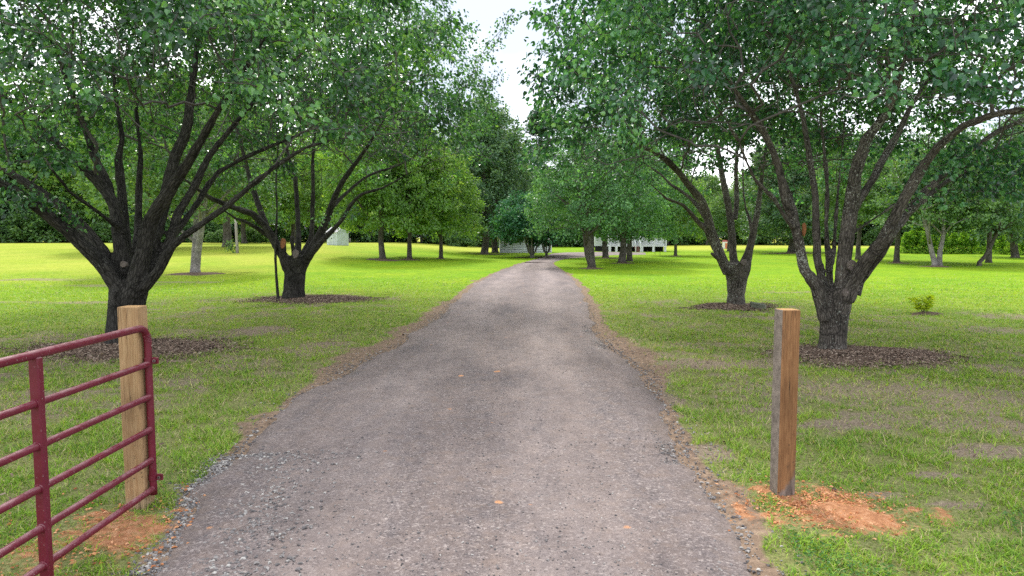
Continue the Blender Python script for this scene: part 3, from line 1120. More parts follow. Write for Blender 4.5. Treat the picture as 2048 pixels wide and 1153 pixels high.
T3 = [
    [(1664, 722, 0, 92), (1664, 705, 0, 76), (1666, 680, 0, 66), (1668, 640, 0, 68), (1672, 610, 0, 76), (1678, 580, 0, 70)],
    [(1650, 640, -.1, 44), (1632, 570, -.2, 38), (1608, 540, -.3, 32), (1600, 495, -.35, 30), (1588, 449, -.4, 28), (1570, 397, -.5, 25), (1556, 330, -.6, 22), (1530, 267, -.8, 18), (1504, 226, -1, 15), (1460, 165, -1.4, 10), (1410, 90, -1.8, 6)],
    [(1590, 462, -.4, 18), (1574, 440, -.6, 15), (1549, 399, -.8, 14), (1510, 360, -1.1, 12), (1491, 319, -1.3, 11), (1478, 284, -1.5, 10), (1452, 241, -1.8, 9), (1423, 200, -2.1, 7), (1370, 150, -2.6, 5)],
    [(1655, 620, .1, 34), (1643, 560, .2, 28), (1634, 510, .3, 25), (1632, 449, .3, 23), (1630, 388, .4, 21), (1618, 313, .5, 20), (1607, 240, .6, 17), (1591, 180, .7, 13), (1560, 90, 1.0, 8)],
    [(1662, 590, .3, 24), (1657, 520, .6, 18), (1652, 449, .8, 15), (1655, 380, 1.0, 13), (1648, 300, 1.2, 11), (1640, 200, 1.5, 8), (1640, 100, 1.8, 5)],
    [(1600, 500, .1, 18), (1592, 430, .6, 14), (1568, 360, 1.0, 12), (1540, 300, 1.4, 10), (1500, 230, 1.8, 7), (1450, 160, 2.2, 4)],
    [(1684, 600, -.1, 52), (1688, 519, -.15, 43), (1697, 449, -.2, 40), (1702, 412, -.2, 39), (1710, 349, -.3, 36), (1731, 281, -.4, 30), (1769, 232, -.5, 24), (1787, 192, -.6, 20), (1810, 120, -.8, 13), (1830, 20, -1, 8)],
    [(1704, 425, 0, 28), (1722, 395, .3, 25), (1745, 361, .5, 24), (1769, 314, .8, 22), (1799, 262, 1.1, 19), (1818, 220, 1.3, 15), (1860, 150, 1.7, 10), (1900, 60, 2.1, 6)],
    [(1690, 600, -.2, 48), (1706, 565, -.3, 40), (1730, 524, -.5, 36), (1768, 478, -.8, 35), (1794, 425, -1.0, 31), (1825, 368, -1.2, 28), (1848, 330, -1.3, 26), (1876, 293, -1.5, 24), (1928, 251, -1.8, 22), (1986, 230, -2.1, 20), (2050, 218, -2.4, 17), (2150, 180, -2.8, 11)],
    [(1768, 482, -.7, 30), (1800, 447, -.5, 27), (1848, 385, -.3, 22), (1900, 340, 0, 19), (1940, 302, .2, 17), (1998, 262, .4, 15), (2060, 235, .7, 12), (2150, 190, 1, 7)],
    [(1820, 425, -.4, 20), (1846, 402, -.1, 18), (1881, 372, .3, 16), (1951, 333, .8, 14), (2045, 295, 1.4, 11), (2140, 250, 2, 6)],
    [(1712, 590, .1, 30), (1722, 560, .1, 26), (1760, 510, -.3, 26), (1790, 465, -.6, 22)],
    [(1700, 470, 0, 14), (1722, 455, .3, 11), (1760, 430, .8, 9), (1800, 400, 1.3, 8), (1835, 360, 1.8, 5)],
    [(1660, 545, .2, 16), (1668, 500, .7, 13), (1672, 430, 1.1, 11), (1680, 340, 1.6, 8), (1690, 240, 2, 5)],
]
T4 = [
    [(1472, 626, 0, 56), (1472, 612, 0, 46), (1473, 590, 0, 41), (1474, 560, 0, 48), (1475, 540, 0, 62), (1474, 525, 0, 66)],
    [(1458, 545, -.1, 34), (1440, 510, -.2, 29), (1427, 475, -.3, 26), (1414, 430, -.4, 23), (1402, 400, -.5, 22), (1380, 373, -.6, 21), (1358, 345, -.8, 19), (1332, 319, -1, 16), (1304, 302, -1.3, 13), (1263, 289, -1.7, 9), (1190, 270, -2.3, 5)],
    [(1430, 500, 0, 17), (1412, 460, -.3, 15), (1390, 437, -.5, 13), (1365, 410, -.8, 11), (1332, 397, -1.2, 9), (1304, 371, -1.5, 7), (1267, 349, -1.9, 5), (1210, 330, -2.3, 3)],
    [(1420, 450, .3, 15), (1385, 400, .6, 12), (1343, 371, .9, 10), (1322, 349, 1.2, 8), (1293, 330, 1.5, 6), (1240, 300, 2, 4)],
    [(1468, 545, .1, 30), (1466, 500, .2, 23), (1462, 450, .2, 22), (1454, 399, .3, 20), (1443, 345, .5, 17), (1432, 280, .7, 13), (1410, 190, 1, 8), (1390, 90, 1.3, 5)],
    [(1470, 440, .3, 16), (1474, 399, .6, 15), (1472, 345, .8, 12), (1478, 260, 1.1, 9), (1490, 160, 1.4, 5)],
    [(1486, 540, -.1, 34), (1498, 505, -.15, 24), (1507, 465, -.2, 19), (1514, 430, -.2, 16), (1520, 390, -.2, 13), (1528, 320, -.2, 10), (1545, 220, -.3, 6)],
    [(1506, 475, 0, 12), (1498, 435, .3, 10), (1488, 400, .6, 8), (1486, 330, 1, 6), (1490, 250, 1.3, 4)],
    [(1440, 520, -.2, 16), (1430, 512, -.34, 13), (1422, 506, -.42, 11)],
]
extra1 = np.array([P(x, y, TREE1[1] + d) for x, y, d in ((20, 330, -2), (60, 400, -1.8), (40, 415, -1.4), (100, 395, -1.2), (-20, 400, -2), (130, 420, -.8), (30, 380, -2.2), (150, 440, -.6), (10, 290, -2), (90, 330, -2))] + [P(a, b, TREE1[1] + c) for a, b, c in zip(np.random.RandomState(4).uniform(-60, 200, 60), np.random.RandomState(5).uniform(170, 330, 60), np.random.RandomState(6).uniform(-2.5, 2.5, 60))])
extra2 = np.array([P(x, y, TREE2[1] + d) for x, y, d in ((1022, 30, 0), (1008, 55, -.4), (996, 82, .2), (1012, 44, .3), (985, 120, .3), (975, 90, -.3), (1000, 150, .2), (980, 175, 0), (960, 110, 0), (940, 140, .4), (965, 190, -.5),
                                                       (930, 230, -.2), (900, 190, .6), (700, 430, -1.5), (640, 440, -1), (555, 440, 1), (480, 400, 1.5))])
extra3 = np.array([P(a, b, TREE3[1] + c) for a, b, c in zip(np.random.RandomState(14).uniform(1820, 2080, 46), np.random.RandomState(15).uniform(290, 400, 46), np.random.RandomState(16).uniform(-1.2, 2.5, 46))])
NEAR = []
NEAR.append(near_tree('pear_tree', 'dark barked low forking tree behind the left wooden gate post', TREE1, T1,
          dict(rh=6.9, ry=5.6, zrim=3.2, ztop=9.6, hollow=2.3, zbig=7.4, gap=0.44), M_LEAF, M_BARK, 101, 1600, 46, 1000, 0.084, 0.030, 0.33, extra=extra1))
NEAR.append(near_tree('pear_tree', 'multi stemmed tree with cut orange branch stubs at its fork', TREE2, T2,
          dict(rh=6.9, zrim=4.2, ztop=11.8, hollow=1.2, zbig=10.4, gap=0.43), M_LEAF, M_BARK, 202, 1550, 38, 700, 0.102, 0.036, 0.36, False, extra=extra2))
NEAR.append(near_tree('pear_tree', 'large grey lichen barked tree behind the right wooden post', TREE3, T3,
          dict(rh=5.2, ry=5.3, zrim=3.35, ztop=9.4, hollow=2.2, zbig=7.0, gap=0.42), M_LEAF_R, M_BARK_L, 303, 1650, 45, 1000, 0.087, 0.028, 0.33, extra=extra3))
NEAR.append(near_tree('pear_tree', 'forking tree with a grey stone block at its foot', TREE4, T4,
          dict(rh=5.75, zrim=3.5, ztop=10.8, hollow=1.5, zbig=9.2, gap=0.42), M_LEAF_R, M_BARK_L, 404, 1500, 32, 700, 0.102, 0.034, 0.36, False))

# ------------------------------------------------------------------ trees: middle distance and woods
def make_kind(seed, height, rh, zrim, trunk_r, nl, n_cl, per, leaf, spread, leafm, barkm, stems=1, shape='dome', lean=0.0, qpow=0.6, gap=0.38, flat=0.7, hollow=0.5, fork=None):
    rs = np.random.RandomState(seed)
    sk = Skel()
    limbs = []
    fork = fork or zrim * 0.9
    for s in range(stems):
        a = rs.rand() * 6.28 + s * 2.4
        sp = 0.0 if stems == 1 else trunk_r * 1.3
        bx, by = math.cos(a) * sp, math.sin(a) * sp
        ox, oy = (0, 0) if stems == 1 else (math.cos(a) * rh * 0.42, math.sin(a) * rh * 0.42)
        top = height * (0.72 if shape == 'dome' else 0.95)
        pts = []
        for t in np.linspace(0, 1, 7):
            w = rs.normal(0, 0.05 * height / 10, 2) * (t > 0.1)
            pts.append([bx + ox * t + lean * t * height + w[0], by + oy * t + w[1], -0.15 + t * top, trunk_r * (1.45 if t == 0 else 1.0) * (1 - 0.8 * t) + 0.012])
        pts.insert(1, [bx, by, 0.25, trunk_r * 1.1])
        limbs.append(smooth_poly(pts, 0.5))
    for i in range(nl):
        L0 = limbs[i % stems]
        f = 0.28 + 0.5 * rs.rand() if shape == 'dome' else 0.3 + 0.6 * rs.rand()
        k = int(np.argmin(np.abs(L0[:, 2] - (fork + (height * 0.5 - fork) * rs.rand() ** 1.3))))
        p0 = L0[k]
        a = i * 2.4 + rs.rand() * 0.8
        out_ = rh * (0.45 + 0.35 * rs.rand())
        up_ = height * (0.14 + 0.22 * rs.rand())
        e = p0[:3] + np.array([math.cos(a) * out_, math.sin(a) * out_, up_])
        mid = p0[:3] * 0.5 + e * 0.5 + np.array([0, 0, -0.04 * height + 0.06 * height * rs.rand()])
        r0 = p0[3] * 0.62
        limbs.append(smooth_poly([[*p0[:3], r0], [*mid, r0 * 0.65], [*e, r0 * 0.25]], 0.6))
    for li, L in enumerate(limbs):
        prev = -1
        if li >= stems:
            prev = int(np.argmin([np.linalg.norm(p - L[0, :3]) for p in sk.pos]))
        for p in L:
            prev = sk.add(p[:3], prev, p[3], True)
    if shape == 'dome':
        att = dome_points(n_cl, (lean * height * 0.7, 0), rh, zrim, height, hollow, rs, seed, gap, qpow=qpow)
    elif shape == 'cone':
        q = rs.rand(n_cl)
        z = zrim + (height - zrim) * q
        z = zrim + (z - zrim)
        rr = rh * (1 - q) ** 0.75 * np.sqrt(rs.rand(n_cl)) * (0.75 + 0.5 * vnoise(np.stack([z * 0.9, z * 0], 1), seed))
        a = rs.rand(n_cl) * 6.283
        att = np.stack([np.cos(a) * rr, np.sin(a) * rr, z - rr * 0.12 + rs.normal(0, 0.15, n_cl)], 1)
    else:   # tall pine: whorls of branches in the upper part
        tiers = np.sort(zrim + (height - zrim) * rs.rand(max(9, n_cl // 16)))
        tz = tiers[rs.randint(len(tiers), size=n_cl)]
        f = (tz - zrim) / (height - zrim)
        rr = rh * np.clip(1.1 - f, 0.12, 1) ** 0.7 * (0.25 + 0.75 * rs.rand(n_cl))
        a = rs.rand(n_cl) * 6.283
        att = np.stack([np.cos(a) * rr, np.sin(a) * rr, tz + rr * 0.10 + rs.normal(0, 0.2, n_cl)], 1)
    tip = grow(sk, att, 0.2, 0.9, rs, 0.06)
    r, _ = radii(sk, 0.010, 2.2)
    spec = np.array(sk.spec)
    r = np.where(spec > 0, spec, np.minimum(r, trunk_r * 0.35))
    tm = branch_mesh(sk, r, 'branches', barkm, True, 0.010, (3, 3, 4))
    for L in limbs:
        tm.tube(L[:, :3], L[:, 3], 8 if L[0, 3] > 0.08 else 5)
    fs = [np.concatenate(tm.q)] + ([np.concatenate(tm.t)] if tm.t else [])
    tme = mesh_np('trunk', np.concatenate(tm.v), fs, barkm, None, True)
    cd = np.array([sk.pos[t] - sk.pos[sk.par[t]] for t in tip])
    cd /= np.maximum(np.linalg.norm(cd, axis=1, keepdims=True), 1e-6)
    pern = np.maximum(2, (per * (0.5 + rs.rand(n_cl))).astype(int))
    tint = (fbm(att * 0.45, seed + 9, 3) - 0.5) * 0.8 + rs.normal(0, 0.10, n_cl)
    pos, td, nm, sz, rnd = cluster_leaves(att, cd, pern, spread, leaf, np.array([0, 0, zrim]), rs, tint, 0.8, 0.55, 0.8, 0.35, flat)
    cme = leaves_mesh('crown', pos, td, nm, sz, leafm, rnd, False, rs, 0.36)
    return tme, cme, height


def place(kind, pos, h, rz, name, label, group=None, cat='tree', wide=1.0):
    tme, cme, h0 = kind
    s = h / h0
    root = empty(name, tuple(float(v) for v in pos), rz)
    root.scale = (s * wide, s * wide, s)
    tag(root, label, cat, group)
    link('trunk', tme, root)
    tag(link('crown', cme, root), kind='stuff')
    return root


K_OAK = make_kind(11, 14, 5.0, 2.3, 0.27, 8, 900, 34, 0.24, 0.55, M_LEAF_OAK, M_BARK_FAR, hollow=0.8, fork=2.6)
K_OAK2 = make_kind(12, 11, 3.6, 2.0, 0.17, 7, 620, 32, 0.22, 0.50, M_LEAF_OAK, M_BARK_FAR, hollow=0.5)
K_DARK = make_kind(13, 18, 5.2, 2.0, 0.42, 9, 900, 34, 0.32, 0.70, M_LEAF_DARK, M_BARK_FAR, gap=0.36, hollow=0.3)
K_ROUND = make_kind(14, 9, 4.4, 2.0, 0.20, 9, 760, 36, 0.17, 0.46, M_LEAF_MID, M_BARK_FAR, stems=3, hollow=0.5, fork=1.4)
K_ROUND2 = make_kind(15, 10, 4.2, 1.75, 0.26, 8, 760, 34, 0.18, 0.48, M_LEAF_MID, M_BARK_FAR, hollow=0.15, fork=2.2)
K_LIGHT = make_kind(16, 11, 4.6, 3.1, 0.2, 8, 560, 30, 0.23, 0.55, M_LEAF_FAR, M_BARK_PALE, stems=2, gap=0.42, fork=1.6)
K_HIGH = make_kind(26, 10, 4.0, 3.3, 0.24, 8, 620, 34, 0.21, 0.5, M_LEAF_FAR, M_BARK_FAR, hollow=0.5, fork=2.6)
K_MYRTLE = make_kind(17, 5.2, 3.1, 1.3, 0.07, 10, 420, 30, 0.24, 0.42, M_LEAF_MYRTLE, M_BARK_PALE, stems=9, hollow=0.1, fork=0.8)
K_WOOD = make_kind(18, 17, 5.2, 2.0, 0.25, 6, 420, 30, 0.42, 0.85, M_LEAF_FAR, M_BARK_FAR, gap=0.34, hollow=0.2)
K_WOOD2 = make_kind(19, 15, 4.6, 1.2, 0.22, 6, 420, 30, 0.40, 0.85, M_LEAF_DARK, M_BARK_FAR, gap=0.34, hollow=0.1)
K_WOOD3 = make_kind(20, 13, 4.6, 1.6, 0.2, 6, 360, 30, 0.40, 0.8, M_LEAF_OAK, M_BARK_FAR, gap=0.36, hollow=0.2)
K_PINE = make_kind(21, 20, 3.6, 6.0, 0.22, 0, 300, 34, 0.40, 0.75, M_LEAF_PINE, M_BARK_FAR, shape='pine', flat=0.45)
K_PINE2 = make_kind(22, 12, 3.0, 0.8, 0.2, 0, 360, 34, 0.36, 0.7, M_LEAF_PINE, M_BARK_FAR, shape='cone', flat=0.5)
K_BUSH = make_kind(23, 2.6, 1.5, 0.15, 0.05, 5, 150, 26, 0.26, 0.38, M_LEAF_FAR, M_BARK_FAR, stems=3, hollow=0.0, fork=0.3)
K_CEDAR = make_kind(24, 2.2, 0.78, 0.10, 0.05, 0, 200, 26, 0.11, 0.17, M_LEAF_HEDGE, M_BARK_FAR, shape='cone')

GL = 'trees standing on the left lawn'
GR = 'trees standing on the right lawn'
place(K_LIGHT, G(387, 547), 10.5, 0.4, 'shade_tree', 'pale twin trunked tree in a mulch ring between the two left pear trees', GL, wide=1.0)
place(K_OAK, G(765, 519), 14.5, 1.2, 'oak_tree', 'thickest trunked oak of the three in a row left of the drive', GL, wide=0.88)
place(K_OAK2, G(819, 519), 12.0, 2.2, 'oak_tree', 'dark slim trunked oak in the middle of the row of three', GL, wide=1.1)
place(K_OAK2, G(882, 517), 10.5, 4.1, 'oak_tree', 'slender oak nearest the drive in the row of three', GL, wide=1.1)
place(K_DARK, G(969, 509), 18.5, 0.3, 'shade_tree', 'tall dark tree with thick brown trunk beside the white cottage', GL)
place(K_DARK, G(990, 506), 17.0, 2.5, 'shade_tree', 'tall dark tree close to the corner of the white cottage', GL)
place(K_MYRTLE, G(1064, 516), 6.6, 0.0, 'crape_myrtle', 'many stemmed crape myrtle in front of the white cottage', GL, 'shrub tree', wide=0.95)
place(K_MYRTLE, G(1093, 512), 5.6, 2.0, 'crape_myrtle', 'smaller dark stemmed crape myrtle at the bend of the drive', GL, 'shrub tree', wide=0.85)
place(K_ROUND, G(1186, 536), 9.0, 0.9, 'shade_tree', 'low forking grey barked tree at the right of the bend', GR, wide=1.0)
place(K_ROUND2, G(1211, 516), 11.0, 0.2, 'shade_tree', 'tree with plain trunk in front of the left end of the porch', GR)
place(K_ROUND2, G(1244, 526), 10.0, 3.2, 'shade_tree', 'thick double trunked tree in front of the porch steps', GR, wide=1.1)
place(K_ROUND2, G(1259, 523), 10.0, 1.2, 'shade_tree', 'darker trunk standing against the thick tree before the porch', GR, wide=0.9)
place(K_OAK2, G(1351, 512), 9.5, 5.0, 'shade_tree', 'small straight trunked tree just right of the white house', GR, wide=1.15)
place(K_HIGH, G(1457, 503), 8.0, 2.0, 'shade_tree', 'round tree just behind the small white and red box', GR)
place(K_DARK, G(1583, 506), 15.0, 1.0, 'oak_tree', 'broad dark oak seen through the fork of the right tree', GR, wide=1.25)
place(K_HIGH, G(1716, 520), 11.0, 2.6, 'shade_tree', 'slim grey trunk behind the big right hand fork', GR, wide=0.8)
place(K_HIGH, G(1793, 526), 9.0, 0.5, 'shade_tree', 'stout grey tree at the near end of the hedge', GR)
place(K_LIGHT, G(1876, 533), 9.5, 1.7, 'shade_tree', 'pale grey forked tree standing before the hedge', GR)
place(make_kind(25, 7, 3.4, 2.2, 0.13, 6, 420, 30, 0.2, 0.45, M_LEAF_DARK, M_BARK_FAR, stems=2, lean=0.10), G(1953, 532), 7.0, 0.4, 'shade_tree', 'small leaning twin stemmed tree right of the pale tree', GR)
place(K_HIGH, G(1977, 526), 8.5, 4.0, 'shade_tree', 'straight dark tree behind the leaning twin stemmed tree', GR)
place(K_DARK, G(2030, 516), 14.0, 3.0, 'oak_tree', 'large dark trunked tree at the far end of the hedge', GR)

place(K_HIGH, G(300, 500), 13, 2.0, 'shade_tree', 'airy pale green tree beyond the meadow seen between the limbs of the left tree', GL, wide=1.1)
place(K_OAK, (-36.0, 92.0, float(terrain(-36.0, 92.0))), 16, 0.7, 'oak_tree', 'light green oak behind the stubbed fork at the back of the meadow', GL, wide=1.15)
place(K_OAK, (-32.0, 100.0, float(terrain(-32.0, 100.0))), 16, 3.7, 'oak_tree', 'light green oak just behind the metal shed', GL, wide=1.15)
place(K_HIGH, G(455, 494), 15, 5.0, 'shade_tree', 'tall airy tree behind the wooden pole', GL, wide=1.2)
# hedge of young evergreens
for i, (px, py, h) in enumerate([(1832, 507, 3.3), (1812, 507, 2.2), (1851, 508, 2.3), (1868, 508, 2.1), (1888, 508, 2.2), (1907, 508, 2.2), (1926, 508, 2.3), (1944, 508, 2.5), (1962, 507, 2.2), (1984, 508, 2.0), (2002, 509, 2.0), (2026, 510, 2.0), (2046, 511, 2.1)]):
    lab = 'tallest yellow green evergreen at the near end of the hedge' if i == 0 else 'young evergreen in the hedge between the stout grey tree and the pale forked tree' if i < 4 else 'young evergreen in the hedge between the pale forked tree and the leaning twin stemmed tree' if i < 8 else 'young evergreen in the hedge beyond the leaning twin stemmed tree'
    place(K_CEDAR, G(px, py), h, i * 1.7, 'hedge_shrub', lab, 'evergreen shrubs in the hedge row', 'shrub', wide=1.12)

# woods beyond the meadow
rs = np.random.RandomState(77)
kinds = [K_WOOD, K_WOOD2, K_WOOD3, K_PINE]
for i in range(96):
    row = i % 3
    ang = -0.84 + 1.68 * ((i // 3) + rs.rand() * 0.8) / 32.0
    dist = 124 + row * 15 + rs.rand() * 12
    if row == 0 and -0.12 < ang < 0.0:
        dist += 12
    if ang > 0.05:
        dist += 14
    x, y = math.sin(ang) * dist, math.cos(ang) * dist
    k = kinds[rs.randint(4) if row else rs.randint(3)]
    h = {0: 16, 1: 15, 2: 13, 3: 21}[kinds.index(k)] * (0.85 + 0.4 * rs.rand()) * (1.0 + 0.10 * row) * (1.3 if ang < -0.05 else 1.0)
    side = 'left meadow' if ang < -0.05 else 'white house' if ang < 0.28 else 'right lawn and hedge'
    nm = 'pine_tree' if k is K_PINE else 'woodland_tree'
    place(k, (x, y, float(terrain(x, y))), h, rs.rand() * 6.28, nm, {0: 'mid green leafy tree in the woods beyond the ', 1: 'dark green leafy tree in the woods beyond the ', 2: 'yellow green leafy tree in the woods beyond the ', 3: 'tall pine in the woods beyond the '}[kinds.index(k)] + side,
          'trees in the woods beyond the ' + side)
for i in range(60):
    ang = -0.80 + 1.6 * (i + rs.rand()) / 60.0
    dist = 122 + rs.rand() * 14 + (14 if ang > 0.05 else 0)
    x, y = math.sin(ang) * dist, math.cos(ang) * dist
    place(K_BUSH, (x, y, float(terrain(x, y))), 2.2 + 2.6 * rs.rand(), rs.rand() * 6.28, 'woodland_bush', 'bush at the foot of the woods beyond the ' + ('left meadow' if ang < -0.05 else 'white house' if ang < 0.28 else 'right lawn and hedge'), 'bushes along the edge of the far woods', 'bush', wide=1.3)
for i, (px, py, h) in enumerate([(40, 489, 9), (110, 489, 11), (-60, 489, 12), (300, 490, 9)]):
    place(K_PINE2, P(px, py, 112) * [1, 1, 0] + [0, 0, float(terrain(P(px, py, 112)[0], 112))], h, i * 2.1, 'evergreen_tree', 'dark bushy evergreen at the edge of the left meadow', 'dark evergreens at the edge of the left meadow')
for i, (px, py, h) in enumerate([(445, 497, 2.0), (500, 497, 2.4), (520, 497, 2.0), (425, 496, 1.6)]):
    place(K_BUSH, P(px, py, 104) * [1, 1, 0] + [0, 0, float(terrain(P(px, py, 104)[0], 104))], h, i * 2.1, 'wild_shrub', 'yellow green wild shrub behind the leaning pole in the meadow', 'wild shrubs behind the pole', 'shrub')

#@@DETAILS@@
# ------------------------------------------------------------------ surface height near the camera
def ground_z(x, y):
    p = np.stack([x, y], 1)
    nf = sstep(60, 20, y) * sstep(60, 20, np.abs(x)) * sstep(-8, 0, y)
    z = terrain(x, y) + nf * ((fbm(p * 1.3, 5, 4) - 0.5) * 0.05 + (fbm(p * 7, 6, 2) - 0.5) * 0.018)
    z = z - np.where(y < Y_END, sstep(0.0, -0.5, drive_dist(x, y)) * 0.10, 0)
    return z


def drive_z(x, y):
    s = np.clip((x - x_left(y)) / np.maximum(x_right(y) - x_left(y), 0.1), 0, 1)
    q = np.abs(s * 2 - 1)
    p = np.stack([x, y], 1)
    return terrain(x, y) + 0.035 * (1 - q ** 5) - 0.055 * q ** 8 + (fbm(p * np.array([2.4, 0.7]), 41, 3) - 0.5) * 0.035 + (fbm(p * 8, 44, 2) - 0.5) * 0.012


def gz1(x, y):
    return float(ground_z(np.array([x], float), np.array([y], float))[0])


# ------------------------------------------------------------------ mulch beds round the trunks
def chips(name, pos, size, mat, rs, aspect=0.28, thick=0.18, tilt=0.45, parent=None):
    n = len(pos)
    a = rs.rand(n) * 6.283
    t = np.stack([np.cos(a), np.sin(a), rs.normal(0, tilt, n)], 1)
    t /= np.linalg.norm(t, axis=1, keepdims=True)
    b = np.cross(np.tile(UP, (n, 1)), t)
    b /= np.linalg.norm(b, axis=1, keepdims=True)
    nn = np.cross(t, b)
    L, W, H = size[:, None], (size * aspect * (0.5 + rs.rand(n)))[:, None], (size * thick * (0.6 + 0.8 * rs.rand(n)))[:, None]
    V = np.stack([pos - t * L * .5 - b * W * .5, pos - t * L * .4 + b * W * .5, pos + t * L * .5 + b * W * .3, pos + t * L * .4 - b * W * .5, pos + nn * H - t * L * .2, pos + nn * H + t * L * .25], 1)
    base = np.arange(n)[:, None] * 6
    F = np.concatenate([base + np.array(f) for f in ((0, 3, 5), (0, 5, 4), (1, 5, 2), (1, 4, 5), (0, 4, 1), (3, 2, 5))])
    me = mesh_np(name, V.reshape(-1, 3), [F], mat, {'rnd': np.repeat(rs.rand(n), 6)})
    return me


def rnd_mat(name, stops, rough=0.85, spec=0.2, trans=0.0, bump=0.0):
    m, nt, out = new_mat(name)
    N = NT(nt)
    col = N.ramp(N.attr('rnd'), stops)
    nrm = N.bump(N.noise(60, 4, N.coord('Object')), bump, 0.01) if bump else None
    s = N.principled(col, rough, spec, nrm)
    if trans:
        tr = nt.nodes.new('ShaderNodeBsdfTranslucent')
        nt.links.new(N.mix(1.0, col, (1.3, 1.25, 0.6), 'MULTIPLY'), tr.inputs['Color'])
        ms = nt.nodes.new('ShaderNodeMixShader')
        ms.inputs['Fac'].default_value = trans
        nt.links.new(s, ms.inputs[1])
        nt.links.new(tr.outputs[0], ms.inputs[2])
        s = ms.outputs[0]
    nt.links.new(s, out.inputs['Surface'])
    return m


M_CHIP = rnd_mat('mulch_chips', [(0.0, (0.055, 0.038, 0.030)), (0.5, (0.16, 0.108, 0.080)), (0.85, (0.285, 0.205, 0.158)), (1.0, (0.42, 0.34, 0.27))])
M_STONE = rnd_mat('gravel_stones', [(0.0, (0.075, 0.07, 0.072)), (0.6, (0.19, 0.175, 0.17)), (0.9, (0.30, 0.28, 0.265)), (1.0, (0.42, 0.40, 0.37))], 0.85, 0.2)
M_CLOD = rnd_mat('clay_clods', [(0.0, (0.30, 0.11, 0.05)), (0.6, (0.52, 0.23, 0.10)), (1.0, (0.66, 0.36, 0.20))], 0.95, 0.1)
M_BLADE = rnd_mat('grass_blades', [(0.0, (0.065, 0.150, 0.020)), (0.35, (0.180, 0.330, 0.030)), (0.70, (0.30, 0.47, 0.040)), (0.88, (0.31, 0.42, 0.05)), (0.94, (0.42, 0.38, 0.16)), (1.0, (0.54, 0.46, 0.27))], 0.6, 0.3, 0.35)
M_WEED = rnd_mat('broad_weeds', [(0.0, (0.04, 0.11, 0.02)), (0.6, (0.075, 0.20, 0.035)), (1.0, (0.14, 0.29, 0.06))], 0.55, 0.35, 0.3)
M_MULCH = flat_mat('mulch', (0.135, 0.094, 0.072), 0.95, 0.08, var=0.45, nscale=20, bump=0.8)

MULCH = [(TREE1, (0.15, -0.35), 1.6, 1.05, 10000, 0.055), (TREE2, (0.6, 0.1), 1.7, 1.2, 7500, 0.06), (TREE3, (0.35, -0.25), 1.45, 0.82, 10000, 0.05), (TREE4, (-0.15, -0.05), 1.15, 0.8, 5500, 0.06)]
for (c, off, rx, ry, nchip, cs) in MULCH:
    rs = np.random.RandomState(int(nchip) + int(rx * 100))
    cx, cy = c[0] + off[0], c[1] + off[1]
    q = np.sqrt(rs.rand(nchip)) * (1.0 + 0.45 * rs.rand(nchip) ** 2.5)
    a = rs.rand(nchip) * 6.283
    e = 1 + 0.35 * (vnoise(np.stack([np.cos(a) * 2 + cx, np.sin(a) * 2 + cy], 1), 5) - 0.5) * 2
    x, y = cx + np.cos(a) * q * rx * e, cy + np.sin(a) * q * ry * e
    h = lambda xx, yy: 0.08 * np.clip(1 - ell(xx, yy, (cx, cy), rx, ry) ** 1.5, -0.3, 1)
    pos = np.stack([x, y, ground_z(x, y) + np.maximum(h(x, y), 0) + 0.012 + rs.rand(nchip) * 0.012], 1)
    ch = chips('mulch_chips', pos, cs * (0.45 + rs.rand(nchip)), M_CHIP, rs)
    # the mound itself
    k = 44
    rr, tt = np.linspace(0, 0.92, 14), np.arange(k) * 2 * math.pi / k
    ee = 1 + 0.35 * (vnoise(np.stack([np.cos(tt) * 2 + cx, np.sin(tt) * 2 + cy], 1), 5) - 0.5) * 2
    X = cx + rr[:, None] * np.cos(tt) * rx * ee
    Y = cy + rr[:, None] * np.sin(tt) * ry * ee
    Z = ground_z(X.ravel(), Y.ravel()).reshape(X.shape) + (0.085 * (1 - rr ** 1.5) - 0.022 * rr ** 4)[:, None] + (fbm(np.stack([X.ravel(), Y.ravel()], 1) * 4, 8, 3).reshape(X.shape) - 0.5) * 0.05
    i2 = np.arange(14 * k).reshape(14, k)
    q4 = np.stack([i2[:-1], np.roll(i2[:-1], -1, 1), np.roll(i2[1:], -1, 1), i2[1:]], -1).reshape(-1, 4)
    mo = link('mulch_bed', mesh_np('mulch_bed', np.stack([X, Y, Z], -1).reshape(-1, 3), [q4], M_MULCH, None, True))
    tag(mo, kind='stuff')
    co = link('mulch_chips', ch, mo)
    tag(co, kind='stuff')

